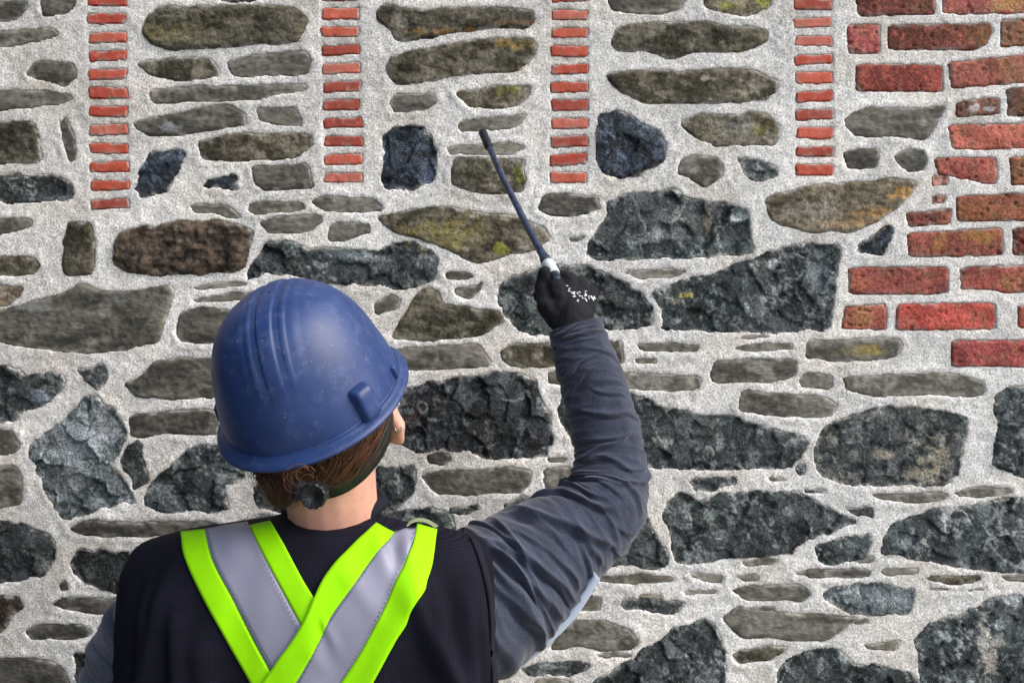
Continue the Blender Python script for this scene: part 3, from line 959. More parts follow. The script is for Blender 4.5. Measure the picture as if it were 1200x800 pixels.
def set_v(me, a):
    me.vertices.foreach_set('co', a.astype(np.float32).ravel()); me.update()

# --- materials
M_SKIN = plain_mat('skin', (214, 162, 142), .55, .35, (.02, .88, 1.08), (.0015, .0003))
M_SKIN.node_tree.nodes['Principled BSDF'].inputs['Subsurface Weight'].default_value = .12
M_SKIN.node_tree.nodes['Principled BSDF'].inputs['Subsurface Radius'].default_value = (.01, .004, .002)
M_HAIR = plain_mat('auburn_hair', (88, 60, 45), .45, .4, (.004, .5, 1.5), None)
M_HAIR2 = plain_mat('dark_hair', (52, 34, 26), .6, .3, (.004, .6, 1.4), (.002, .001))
M_GLOVE = plain_mat('black_knit_glove', (26, 26, 30), .85, .25, (.003, .7, 1.4), (.0012, .0006))
M_PRINT = plain_mat('white_print', (205, 212, 215), .7, .3, (.004, .8, 1.1))
M_NEON = plain_mat('neon_yellow_cloth', (150, 228, 0), .75, .2, (.03, .94, 1.03), (.0014, .0002))
M_SILV = plain_mat('silver_tape', (134, 135, 154), .45, .5, (.05, .93, 1.07), (.0016, .00015))
M_TRIM = plain_mat('dark_binding', (26, 26, 36), .9, .2, (.003, .8, 1.3), (.0015, .0004))
M_BAND = plain_mat('dark_green_webbing', (24, 30, 25), .6, .35, (.012, .4, 1.7), (.002, .0003))
M_KNOB = plain_mat('black_plastic', (22, 24, 28), .4, .5, (.01, .8, 1.3))
M_PALE = plain_mat('pale_blue', (186, 198, 212), .8, .3, (.02, .94, 1.05))
M_TROU = plain_mat('navy_trousers', (40, 44, 58), .9, .2, (.004, .8, 1.2), (.003, .0006))
M_BOOT = plain_mat('brown_leather', (92, 66, 44), .6, .4, (.03, .7, 1.2), (.004, .0005))
M_RUB = plain_mat('black_rubber', (24, 24, 24), .8, .3)
M_STEEL = plain_mat('steel', (190, 190, 195), .25, .5, None, None, 1.0)

# heathered jersey of the sleeves
M_JER, ns, ls, bs = new_mat('heathered_jersey')
tc = ns.new('ShaderNodeTexCoord')
n1 = N(ns, 'ShaderNodeTexNoise', Scale=900.0, Detail=2.0); ls.new(tc.outputs['Object'], n1.inputs['Vector'])
n2 = N(ns, 'ShaderNodeTexNoise', Scale=26.0, Detail=4.0); ls.new(tc.outputs['Object'], n2.inputs['Vector'])
r1 = ramp(ns, [(.3, lin((22, 26, 37))), (.72, lin((72, 79, 98)))]); ls.new(n1.outputs['Fac'], r1.inputs[0])
r2 = ramp(ns, [(.3, .8), (.7, 1.15)]); ls.new(n2.outputs['Fac'], r2.inputs[0])
ls.new(mixc(ns, ls, 1.0, r1.outputs[0], r2.outputs[0], 'MULTIPLY'), bs.inputs['Base Color'])
bs.inputs['Roughness'].default_value = .95; bs.inputs['Specular IOR Level'].default_value = .15
bs.inputs['Sheen Weight'].default_value = .25; bs.inputs['Sheen Roughness'].default_value = .5
b = N(ns, 'ShaderNodeBump', Strength=.6, Distance=.0008); ls.new(n1.outputs['Fac'], b.inputs['Height']); ls.new(b.outputs[0], bs.inputs['Normal'])

# perforated athletic mesh of the vest: rows of small holes
M_MESH, ns, ls, bs = new_mat('perforated_mesh_cloth')
tc = ns.new('ShaderNodeTexCoord'); sp = ns.new('ShaderNodeSeparateXYZ'); ls.new(tc.outputs['Object'], sp.inputs[0])
u = math_n(ns, ls, 'ADD', sp.outputs[0], sp.outputs[2]); v = math_n(ns, ls, 'SUBTRACT', sp.outputs[0], sp.outputs[2])
kk = 2 * math.pi / .0062
su = math_n(ns, ls, 'SINE', math_n(ns, ls, 'MULTIPLY', u, kk)); sv = math_n(ns, ls, 'SINE', math_n(ns, ls, 'MULTIPLY', v, kk))
pr = math_n(ns, ls, 'MULTIPLY', su, sv)
r1 = ramp(ns, [(.28, 0.0), (.52, 1.0)]); ls.new(pr, r1.inputs[0])
n2 = N(ns, 'ShaderNodeTexNoise', Scale=18.0, Detail=4.0); ls.new(tc.outputs['Object'], n2.inputs['Vector'])
r2 = ramp(ns, [(.3, lin((15, 16, 29))), (.7, lin((25, 25, 40)))]); ls.new(n2.outputs['Fac'], r2.inputs[0])
ls.new(mixc(ns, ls, r1.outputs[0], r2.outputs[0], lin((3, 3, 5))), bs.inputs['Base Color'])
bs.inputs['Roughness'].default_value = .85; bs.inputs['Specular IOR Level'].default_value = .15
b = N(ns, 'ShaderNodeBump', Strength=.7, Distance=.0008, invert=True); ls.new(r1.outputs[0], b.inputs['Height']); ls.new(b.outputs[0], bs.inputs['Normal'])

# scuffed blue shell of the hard hat
M_HAT, ns, ls, bs = new_mat('scuffed_blue_shell')
tc = ns.new('ShaderNodeTexCoord')
n1 = N(ns, 'ShaderNodeTexNoise', Scale=14.0, Detail=6.0, Roughness=.7); ls.new(tc.outputs['Object'], n1.inputs['Vector'])
n2 = N(ns, 'ShaderNodeTexNoise', Scale=260.0, Detail=3.0, Roughness=.7); ls.new(tc.outputs['Object'], n2.inputs['Vector'])
n3 = N(ns, 'ShaderNodeTexNoise', Scale=38.0, Detail=6.0, Roughness=.8); ls.new(tc.outputs['Object'], n3.inputs['Vector'])
r1 = ramp(ns, [(.3, lin((26, 46, 92))), (.7, lin((42, 66, 116)))]); ls.new(n1.outputs['Fac'], r1.inputs[0])
r2 = ramp(ns, [(.62, 0.0), (.70, .8)]); ls.new(n2.outputs['Fac'], r2.inputs[0])
r3 = ramp(ns, [(.50, 0.0), (.74, 1.0)]); ls.new(n3.outputs['Fac'], r3.inputs[0])
f = math_n(ns, ls, 'MULTIPLY', r2.outputs[0], r3.outputs[0])
dust = math_n(ns, ls, 'MULTIPLY', r3.outputs[0], .13)
c1 = mixc(ns, ls, dust, r1.outputs[0], lin((150, 165, 190)))
ls.new(mixc(ns, ls, f, c1, lin((205, 212, 222))), bs.inputs['Base Color'])
rr_ = ramp(ns, [(.3, .34), (.7, .56)]); ls.new(n3.outputs['Fac'], rr_.inputs[0]); ls.new(rr_.outputs[0], bs.inputs['Roughness'])
bs.inputs['Specular IOR Level'].default_value = .5
b = N(ns, 'ShaderNodeBump', Strength=.25, Distance=.0006); ls.new(n3.outputs['Fac'], b.inputs['Height']); ls.new(b.outputs[0], bs.inputs['Normal'])

# --- hard hat frame: x to the person's right, y forward, z up
HY, HP, HR = rad(-22), rad(33), rad(-2)
HC = P(366, 462, 1.01)
HROT = Matrix.Rotation(HY, 3, 'Z') @ Matrix.Rotation(HP, 3, 'X') @ Matrix.Rotation(HR, 3, 'Y') @ Matrix.Rotation(rad(25), 3, 'Z')
def H(x, y, z): return HC + HROT @ Vector((x, y, z))
HNP = np.array(HROT)
def Hn(V): return V @ HNP.T + np.array(HC)

HA, HB, HH = .1085, .120, .144           # half width, half length, height of the dome
def dome(phi, u):
    """phi around (0 = forward +y), u 0 at the rim .. 1 at the crown"""
    el = u * np.pi / 2
    ce = np.cos(el) ** .72; se = np.sin(el) ** 1.0
    x = HA * np.sin(phi) * ce; y = HB * np.cos(phi) * ce; z = HH * se
    flare = .004 * (1 - sm(0, .25, u))
    x = x + flare * np.sin(phi); y = y + flare * np.cos(phi)
    # raised ridges along the crown
    fade = sm(.22, .55, u)
    rz = .0021 * sm(.0105, .0068, np.abs(x)) * fade * .8 + .0009 * sm(.0045, .0012, np.abs(np.abs(x) - .020)) * fade + .0008 * sm(.040, .030, np.abs(x)) * fade
    n = np.stack([x / HA ** 2, y / HB ** 2, z / HH ** 2], -1); n /= np.linalg.norm(n, axis=-1)[..., None] + 1e-9
    return np.stack([x, y, z], -1) + n * rz[..., None]
nphi, nu = 420, 110
phi = np.linspace(0, 2 * np.pi, nphi, endpoint=False)
us = np.linspace(0, .9995, nu)
PH, U_ = np.meshgrid(phi, us)
outer = dome(PH, U_)
# brim: flange all round, a peak in front, then a rolled lower lip
def brim(phi, k, dz):
    w = .011 + .034 * sm(.72, .98, np.cos(phi)) + .004 * sm(.2, .9, -np.cos(phi))
    x = (HA + .004 + w * k) * np.sin(phi); y = (HB + .004 + w * k) * np.cos(phi)
    z = dz - .004 * k - .012 * sm(.5, 1, np.cos(phi)) * k + 0 * phi
    return np.stack([x, y, z], -1)
rows = [brim(phi, 1.0, -.0040), brim(phi, 1.03, -.0022), brim(phi, 1.0, -.0006), brim(phi, .6, .0000), brim(phi, .25, .0012), brim(phi, .08, .0030)]
rows += [outer[i] for i in range(1, nu)]
inner = [outer[i] * .972 for i in range(nu - 1, 0, -1)]
rows += inner + [brim(phi, 0, -.003), brim(phi, .6, -.0036), brim(phi, 1.0, -.0040)]
V = np.vstack(rows); F = ring_faces(len(rows), nphi)
me = mesh_np('hard_hat', Hn(V), F); fix_normals(me)
hat = child('hard_hat', me, M_HAT)

def rbox(name, c, ax, half, mat, parent, bev=.25, top=1.0):
    """rounded block; ax = 3 axes (columns), half = half sizes; top scales the outer face"""
    V = []; n = 7
    g = np.linspace(-1, 1, n)
    import bmesh
    bm = bmesh.new(); bmesh.ops.create_cube(bm, size=2)
    bmesh.ops.subdivide_edges(bm, edges=bm.edges, cuts=5, use_grid_fill=True)
    for v in bm.verts:
        p = np.array(v.co); q_ = np.sign(p) * np.abs(p)
        l = (np.abs(p) ** 8).sum() ** (1 / 8.0); p = p / max(l, 1e-6) * (1 if l > 0 else 1)
        s = 1 - (1 - top) * (p[2] + 1) / 2
        w = c + ax[0] * (p[0] * half[0] * s) + ax[1] * (p[1] * half[1] * s) + ax[2] * (p[2] * half[2])
        v.co = w
    bmesh.ops.recalc_face_normals(bm, faces=bm.faces)
    me = bpy.data.meshes.new(name); bm.to_mesh(me); bm.free()
    return child(name, me, mat, parent)

def on_dome(deg, z, out=0):
    p = rad(deg); ce = math.sqrt(max(0, 1 - (z / HH) ** 2)) ** .72
    c = Vector((HA * math.sin(p) * ce, HB * math.cos(p) * ce, z)); n = Vector((c.x / HA ** 2, c.y / HB ** 2, c.z / HH ** 2)).normalized()
    t = Vector((0, 0, 1)).cross(n).normalized(); upv = n.cross(t)
    return HC + HROT @ (c + n * out), [HROT @ t, HROT @ upv, HROT @ n]
for deg, z, hs, tp in ((134, .020, (.0150, .024, .011), .78), (100, .013, (.0045, .010, .005), .8), (-96, .016, (.010, .014, .004), .78), (-66, .013, (.006, .015, .007), .8)):
    c, ax = on_dome(deg, z, .004)
    rbox('accessory_slot', c, ax, hs, M_HAT, hat, top=tp)

# --- head, neck and body: one continuous skin
J = {'hipC': Vector((HC.x + .02, P(0, 0, 1.07).y, .86))}
tc_x = P(365, 700, 1.06).x
neck0 = P(392, 622, 1.07); neck1 = H(0, -.012, -.075)
sh_r = P(548, 684, 1.13); el_r = P(716, 592, 1.22); wr_r = P(671, 385, 1.285)
sh_l = P(196, 700, 1.08); el_l = P(122, 930, 1.08); wr_l = Vector((P(110, 0, 1.05).x, P(0, 0, 1.13).y, .80))
I3 = Matrix.Identity(3)
segs = [('e', H(0, -.002, .018), (.074, .094, .098), HROT), ('e', H(0, .045, -.055), (.056, .046, .062), HROT),
        ('e', H(0, .070, -.100), (.026, .022, .020), HROT),                          # chin
        (H(0, .086, -.012), .009, H(0, .103, -.046), .013),                          # nose
        (H(-.011, .092, -.050), .007, H(.011, .092, -.050), .007),
        (H(-.020, .086, -.074), .0075, H(.020, .086, -.074), .0075), (H(-.016, .085, -.084), .008, H(.016, .085, -.084), .008),
        ('e', H(-.031, .076, -.014), (.014, .010, .010), HROT), ('e', H(.031, .076, -.014), (.014, .010, .010), HROT),
        (H(-.048, .074, .004), .009, H(.048, .074, .004), .009),                     # brow
        (neck1, .054, neck0, .060), (H(0, -.045, -.045), .052, neck0, .058),
        (neck0, .062, P(372, 690, 1.07), .085),
        (neck0 + Vector((.03, 0, -.02)), .045, sh_r, .040), (neck0 + Vector((-.03, 0, -.02)), .045, sh_l, .055)]
for zz, a, b_ in ((1.24, .150, .092), (1.14, .155, .098), (1.02, .140, .092), (.93, .150, .10)):
    segs.append(('e', Vector((tc_x, neck0.y, zz)), (a, b_, .12), I3))
_ar = [sh_r, P(625, 662, 1.20), P(690, 612, 1.21), P(712, 570, 1.24), P(706, 500, 1.262), P(690, 440, 1.277), wr_r]
_rr = [.042, .040, .038, .036, .034, .030, .025]
segs += [(_ar[i], _rr[i], _ar[i + 1], _rr[i + 1]) for i in range(6)]
segs += [ (sh_l, .050, el_l, .038), (el_l, .038, wr_l, .026)]
hipR, hipL = Vector((tc_x + .085, neck0.y, .84)), Vector((tc_x - .085, neck0.y, .84))
knR, knL = Vector((tc_x + .10, neck0.y + .02, .47)), Vector((tc_x - .10, neck0.y - .01, .47))
anR, anL = Vector((tc_x + .11, neck0.y - .01, .10)), Vector((tc_x - .12, neck0.y - .05, .10))
for h_, k_, a_ in ((hipR, knR, anR), (hipL, knL, anL)):
    segs += [(h_, .088, k_, .056), (k_, .056, a_, .036), (a_, .036, a_ + Vector((0, .13, -.055)), .03), (a_ + Vector((0, -.03, -.05)), .03, a_ + Vector((0, .1, -.06)), .032)]
for sx in (-1, 1):                                                                   # ears
    segs += [(H(sx * .086, -.016, -.036), .0105, H(sx * .095, -.032, -.056), .0095), (H(sx * .095, -.032, -.056), .0095, H(sx * .087, -.024, -.084), .0080),
             (H(sx * .087, -.024, -.084), .0080, H(sx * .070, -.006, -.084), .009), (H(sx * .086, -.016, -.036), .010, H(sx * .068, -.004, -.060), .012), (H(sx * .074, .004, -.002), .007, H(sx * .074, .004, -.046), .006)]

# right hand: wrist, palm, fingers closed on the rod's handle
rod_a = P(648, 320, 1.318); rod_t = P(566, 156, 1.574)
rdir = (rod_t - rod_a).normalized()
hdir = (P(672, 338, 1.31) - wr_r).normalized()
bk = Vector((.25, -1, .1)); bk = (bk - hdir * bk.dot(hdir)).normalized()          # back of the hand
lat = bk.cross(hdir).normalized()
if lat.x > 0: lat = -lat                                                              # towards the thumb: picture left
def hand_r(g):
    s = []; g = g + .001
    kn = []
    for i, (l, f) in enumerate(((.028, .070), (.010, .082), (-.011, .079), (-.030, .068))):
        base = wr_r + lat * (l * .45) + hdir * .012
        k = wr_r + lat * l + hdir * f + bk * (.004 - .003 * abs(i - 1.2))
        s.append((base, .0155 + g, k, .0105 + g)); kn.append(k)
    inn = -bk
    for i, (k, L1, L2, L3, r_) in enumerate(((kn[0], .034, .024, .018, .0090), (kn[1], .036, .026, .018, .0092), (kn[2], .033, .024, .018, .0088), (kn[3], .026, .019, .016, .0078))):
        a = k + hdir * (L1 * (.62 - .12 * i)) + inn * (L1 * .80) + lat * (.006 * (1.5 - i))
        b = a + hdir * (-.20 * L2) + inn * (L2 * .98) + lat * .002
        c = b + hdir * (-.95 * L3) + inn * (-.1 * L3) + lat * .004
        s += [(k, r_ + .0015 + g, a, r_ + g), (a, r_ + g, b, r_ - .0006 + g), (b, r_ - .0006 + g, c, r_ - .0016 + g)]
    t0 = wr_r + lat * .017 + hdir * .010 + inn * .006; t1 = wr_r + lat * .041 + hdir * .036 + inn * .010
    t2 = rod_a + Vector((-.016, .004, -.022)); t3 = rod_a + rdir * .000 + Vector((-.013, -.003, -.001))
    s += [(t0, .0165 + g, t1, .0125 + g), (t1, .0125 + g, t2, .0105 + g), (t2, .0105 + g, t3, .0088 + g)]
    s.append((wr_r - hdir * .03, .027 + g, wr_r + hdir * .02, .026 + g))
    return s
def hand_l(g):
    s = []; dn = Vector((.06, .10, -1)).normalized(); la = Vector((0, 1, .1)).normalized(); inn = Vector((1, 0, 0))
    for i, (l, f) in enumerate(((.028, .078), (.010, .082), (-.009, .078), (-.026, .070))):
        k = wr_l + la * l + dn * f
        s.append((wr_l + la * l * .5, .014 + g, k, .0105 + g))
        L = (.040, .044, .041, .032)[i]; r_ = .0088 - .0006 * (i == 3)
        a = k + dn * (L * .9) + inn * (L * .30); b = a + dn * (L * .50) + inn * (L * .40); c = b + dn * (L * .28) + inn * (L * .40)
        s += [(k, r_ + g, a, r_ - .0005 + g), (a, r_ - .0005 + g, b, r_ - .001 + g), (b, r_ - .001 + g, c, r_ - .0018 + g)]
    t1 = wr_l + la * .040 + dn * .045 + inn * .012
    s += [(wr_l + la * .015 + dn * .012, .015 + g, t1, .011 + g), (t1, .011 + g, t1 + dn * .030 + inn * .010 + la * .006, .0095 + g), (t1 + dn * .030 + inn * .010 + la * .006, .0095 + g, t1 + dn * .052 + inn * .018, .008 + g)]
    s.append((wr_l + Vector((0, 0, .03)), .026 + g, wr_l + dn * .01, .024 + g))
    return s
body_me = capsules_mesh('body', segs + hand_r(-.001) + hand_l(0), .0042, 5)
child('body', body_me, M_SKIN)
for sx in (-1, 1):                                                                   # eyes
    me = capsules_mesh('eye', [('e', H(sx * .031, .0865, -.015), (.0085, .005, .0045), HROT)], .002, 1)
    child('eye', me, plain_mat('eye_white', (225, 222, 216), .3, .5))

glove_me = capsules_mesh('glove', hand_r(.0030), .0024, 9, .6)
v_, n_ = get_v(glove_me)
set_v(glove_me, v_ + n_ * (.0010 * vn(v_[:, 0] * 90, v_[:, 1] * 90, v_[:, 2] * 90, 5))[:, None])
glove = child('glove', glove_me, M_GLOVE)
gl2 = child('glove', capsules_mesh('glove', hand_l(.0026), .003, 3), M_GLOVE)

def bvh_of(*objs):
    V, Fc = [], []
    for o in objs:
        off = len(V)
        V += [v.co.copy() for v in o.data.vertices]
        Fc += [tuple(i + off for i in p.vertices) for p in o.data.polygons]
    return BVHTree.FromPolygons(V, Fc)
CAM = Vector((0, -D_WALL, ZC))
def cast(bvh, px, py):
    dr = (P(px, py, 1.0) - CAM).normalized()
    hit = bvh.ray_cast(CAM, dr)
    return hit[0], hit[1]

# white print on the glove
gb = bvh_of(glove)
PRINT = [[(664, 331), (670, 330), (675, 334), (671, 333.5), (667, 333)], [(668, 336), (674, 341), (678, 348), (675, 349), (671, 343), (667, 338)], [(673, 334), (678, 338), (683, 344), (680, 344), (675, 339)],
         [(680, 338), (684, 336), (688, 338), (685, 340), (682, 341)], [(676, 349), (681, 346), (686, 350), (691, 357), (687, 356), (682, 353), (679, 353)], [(684, 344), (690, 343), (694, 347), (690, 348), (687, 350)],
         [(682, 355), (685, 358), (687, 362), (683, 359)], [(692, 340), (695, 340), (695, 344), (692, 344)], [(695, 347), (698, 351), (701, 356), (698, 355), (695, 351)], [(690, 351), (694, 353), (697, 358), (693, 356)], [(700, 350), (703, 352), (704, 356), (701, 353)]]
_rp = random.Random(8); PRINT = []
for _ in range(46):
    f = _rp.random(); cx = 665 + 37 * f; cy = 334 + 21 * f + 4 * math.sin(f * 6) + _rp.uniform(-5, 5) * (1.2 if .25 < f < .7 else .5)
    a = _rp.uniform(-.6, 1.6); L = _rp.uniform(1.2, 3.0); w = _rp.uniform(.4, .8)
    ca, sa = math.cos(a), math.sin(a)
    PRINT.append([(cx - ca * L, cy - sa * L), (cx + sa * w, cy - ca * w), (cx + ca * L, cy + sa * L), (cx - sa * w, cy + ca * w)])
OLD = [[(666, 334), (672, 333.5), (677, 337), (679, 342), (676, 343), (673, 339), (668, 337)], [(668, 338), (672, 341), (675, 346), (671, 345)],
         [(676, 344), (681, 341), (687, 343), (691, 347), (689, 352), (684, 353), (680, 350), (677, 349)], [(681, 353), (686, 354), (685, 358), (681, 357)],
         [(679, 336), (683, 336), (685, 340), (681, 340)], [(690, 341), (694, 342), (693, 346), (690, 345)], [(692, 349), (697, 351), (700, 355), (696, 354), (692, 353)],
         [(698, 347), (702, 351), (700, 353), (697, 350)], [(701, 353), (705, 357), (703, 358), (700, 356)]]
pv, pf = [], []
for pg in PRINT:
    cx = sum(p[0] for p in pg) / len(pg); cy = sum(p[1] for p in pg) / len(pg)
    pts = []
    for (x, y) in chaikin(chaikin([(cx + (a - cx) * 1.0, cy + (b_ - cy) * 1.0) for a, b_ in pg], .2), .2) + [(cx, cy)]:
        h, n_ = cast(gb, x - 1, y + 2)
        if h is None: break
        pts.append(tuple(h + n_ * .0007))
    else:
        o0 = len(pv); m = len(pts) - 1; pv += pts
        pf += [(o0 + m, o0 + i, o0 + (i + 1) % m) for i in range(m)]
if pv: child('glove_print', mesh_py('glove_print', pv, pf), M_PRINT, glove)

# --- vest torso, lofted ring by ring: photo height, photo x of the two sides, half depth, centre distance
def loft(name, rows, m, n, expo=2.35, disp=None, cap=False):
    K = spline(rows, n)                       # py, xl, xr, half depth, distance of the centre
    th = np.linspace(0, 2 * np.pi, m, endpoint=False)
    c, s = np.cos(th), np.sin(th)
    cx = np.sign(c) * np.abs(c) ** (2 / expo); sy = np.sign(s) * np.abs(s) ** (2 / expo)
    out = np.zeros((n, m, 3))
    for i, (py, xl, xr, hd, dc) in enumerate(K):
        a = (xr - xl) / 2 * S0 * dc; x0 = ((xl + xr) / 2 - 600) * S0 * dc
        out[i, :, 0] = x0 + a * cx; out[i, :, 1] = dc - D_WALL + hd * sy; out[i, :, 2] = ZC + (400 - py) * S0 * dc - np.maximum(sy, 0) * hd * .55 * (1 - sm(640, 760, py)) + np.maximum(-sy, 0) * hd * .10 * (1 - sm(640, 760, py))
    if disp: out = disp(out)
    me = mesh_np(name, out.reshape(-1, 3), ring_faces(n, m))
    fix_normals(me)
    return me, out
VEST = [(594, 346, 434, .046, 1.075), (604, 318, 452, .062, 1.072), (612, 266, 484, .074, 1.068), (619, 218, 528, .080, 1.064), (634, 168, 568, .092, 1.058),
        (660, 151, 579, .108, 1.055), (700, 145, 583, .120, 1.055), (760, 140, 585, .120, 1.055), (820, 140, 583, .118, 1.055), (900, 150, 575, .112, 1.055),
        (1000, 165, 560, .112, 1.055), (1080, 165, 560, .120, 1.055)]
def vest_disp(o):
    x = o[..., 0]; z = o[..., 2]; px = x / (S0 * 1.0) + 600; py = 400 - (z - ZC) / (S0 * 1.0)
    dx = np.zeros(x.shape)
    # soft hanging folds: centre x at the bottom, slant, width, depth
    for (fx, sl, w, am, y0, y1) in ((205, -.10, 14, .006, 640, 900), (232, .05, 12, .005, 660, 900), (185, .0, 10, .004, 650, 900), (258, .12, 16, .004, 690, 900),
                                    (470, -.35, 16, .004, 640, 900), (515, .25, 12, .005, 640, 860), (545, .10, 10, .005, 650, 900), (500, .42, 10, .0045, 640, 800), (560, .15, 8, .004, 640, 900)):
        k = (px - fx - sl * (py - 720)) / w
        dx += 2.6 * am * np.exp(-k * k) * sm(y0, y0 + 60, py) * (1 - sm(y1 - 40, y1 + 60, py))
    dx += .0035 * vn(x * 14, z * 6, x * 0, 3) + .0015 * vn(x * 50, z * 18, x * 0, 8)
    cx_ = x.mean(axis=1, keepdims=True); cy_ = o[..., 1].mean(axis=1, keepdims=True)
    nx = (x - cx_) / .22; ny = (o[..., 1] - cy_) / .11; L = np.hypot(nx, ny) + 1e-6
    o[..., 0] += nx / L * dx; o[..., 1] += ny / L * dx
    return o
vest_me, vest_o = loft('mesh_vest', VEST, 260, 260, 2.3, vest_disp)
vest = child('mesh_vest', vest_me, M_MESH)
vb = bvh_of(vest)

# collar of the vest
def ring_tube(name, pts, r, mat, parent, m=10, closed=False, flat=1.0):
    keys = [(p[0], p[1], p[2], r, r * flat) for p in pts]
    return child(name, sweep(name, keys, m, max(16, len(pts) * 8), (0, -1, 0.001)), mat, parent)
cpts = []
for a in range(0, 361, 20):
    t = rad(a)
    cpts.append(P(391, 592, 1.072) + Vector((math.sin(t) * .060, -math.cos(t) * .054, -.004 - .010 * math.cos(t) + .008 * abs(math.sin(t)))))
ring_tube('collar', [tuple(p) for p in cpts], .0075, M_TRIM, vest, 10, flat=1.5)

# --- sleeves of the jersey under the vest
def sleeve(name, keys, n, m, folds, seed, cuff=None, amp=1.0):
    K = spline([(P(a, b, d).x, P(a, b, d).y, P(a, b, d).z, r * S0 * d, r * S0 * d * .94) for (a, b, d, r) in keys], n)
    C = K[:, :3]; T, U, W = tube_frames(C, (0, -1, 0))
    th = np.linspace(-np.pi, np.pi, m, endpoint=False)
    S, TH = np.meshgrid(np.linspace(0, 1, n), th, indexing='ij')
    Sw = S + .011 * vn(S * 16, TH * 1.3, S * 0, seed + 21) + .004 * vn(S * 50, TH * 3, S * 0, seed + 25)
    pos = C[:, None] + U[:, None] * np.cos(TH)[..., None] * K[:, 4][:, None, None] + W[:, None] * np.sin(TH)[..., None] * K[:, 3][:, None, None]
    dsp = np.zeros(S.shape)
    for (s0, t0, sl, cv, w, ext, am) in folds:      # place, centre angle, slant, curve, width, extent, height
        dt = np.arctan2(np.sin(TH - t0), np.cos(TH - t0))
        k = (Sw - s0 - sl * dt - cv * dt * dt) / w
        dsp += 1.6 * am * np.exp(-np.abs(k) ** 1.35) * np.exp(-(dt / ext) ** 4) - 1.1 * am * np.exp(-((k - 1.5) / 1.0) ** 2) * np.exp(-(dt / ext) ** 4)
    L = np.linalg.norm(np.gradient(C, axis=0), axis=1).sum()
    xx = S * L
    dsp += .0016 * amp * vn(xx * 38 + .6 * TH, TH * 1.0, xx * 0, seed) + .0008 * amp * vn(xx * 110 + TH, TH * 3, xx * 0, seed + 5)
    rid = ridge(xx * 1000 + 10 * np.sin(TH + 1), TH * 14, 17, 2, seed + 11)
    dsp += .0024 * amp * np.clip(rid, -.3, 1)
    dirn = U[:, None] * np.cos(TH)[..., None] + W[:, None] * np.sin(TH)[..., None]
    pos = pos + dirn * dsp[..., None]
    # close the cuff with an inner return
    c = cuff if cuff is not None else 0
    inner = [C[0] + (pos[0] - C[0]) * .90 + T[0] * .004, C[0] + (pos[0] - C[0]) * .88 + T[0] * .03]
    rows = [inner[1], inner[0]] + [pos[i] for i in range(n)]
    me = mesh_np(name, np.vstack(rows), ring_faces(len(rows), m)); fix_normals(me)
    return me, pos
# W points: with U towards the camera, angle +90 deg lies on one side of the arm in the picture
SK = [(674, 381, 1.284, 32), (679, 398, 1.282, 33.5), (687, 425, 1.278, 36.5), (697, 460, 1.27, 38), (707, 495, 1.262, 39.5), (714, 530, 1.252, 41), (714, 564, 1.238, 45),
      (706, 592, 1.222, 51), (682, 616, 1.21, 55), (650, 641, 1.19, 63), (618, 666, 1.17, 73), (588, 688, 1.15, 81), (556, 710, 1.125, 85), (520, 724, 1.11, 80)]
rf = random.Random(12)
FOLDS = []
for i in range(34):
    s0 = .03 + i * .027 + rf.uniform(-.008, .008)
    FOLDS.append((s0, rf.uniform(-1.5, 1.5), rf.choice((-1, 1)) * rf.uniform(.01, .05), rf.uniform(-.02, .02), rf.uniform(.0045, .009), rf.uniform(.35, 1.0), rf.uniform(.0012, .0034)))
# deep folds fanning out of the crook of the elbow and down the upper arm
for (s0, t0, sl, cv, w, ext, am) in ((.49, 1.3, .03, .0, .008, .8, .0035), (.53, 1.2, .06, .02, .009, .9, .004), (.565, 1.0, .02, -.01, .008, .7, .004), (.61, .9, .07, .005, .010, 1.0, .005), (.665, .3, .08, .0, .011, 1.0, .0055),
                                     (.72, .9, .03, .0, .009, .7, .004), (.755, -.3, .06, .02, .012, 1.2, .005), (.80, .7, -.03, .0, .009, .7, .0045), (.835, .1, .05, .0, .012, 1.1, .0055), (.875, -.4, .02, .0, .010, .9, .005), (.905, .3, .04, 0, .009, 1.0, .005), (.94, -.2, .01, 0, .010, 1.1, .005)):
    FOLDS.append((s0, t0, sl, cv, w, ext, am))
sl_me, _ = sleeve('sleeve', SK, 420, 150, FOLDS, 31)
slv = child('sleeve', sl_me, M_JER)
SKL = [(104, 1075, 1.09, 32), (108, 1000, 1.085, 38), (112, 930, 1.08, 46), (132, 860, 1.08, 52), (156, 800, 1.08, 58), (178, 755, 1.08, 62), (202, 722, 1.08, 56), (226, 705, 1.08, 48)]
FL = [(.1 + .08 * i, rf.uniform(-1, 1), rf.uniform(-.03, .03), 0, .012, 1.2, .004) for i in range(11)]
sl2_me, _ = sleeve('sleeve', SKL, 200, 100, FL, 47)
child('sleeve', sl2_me, M_JER)

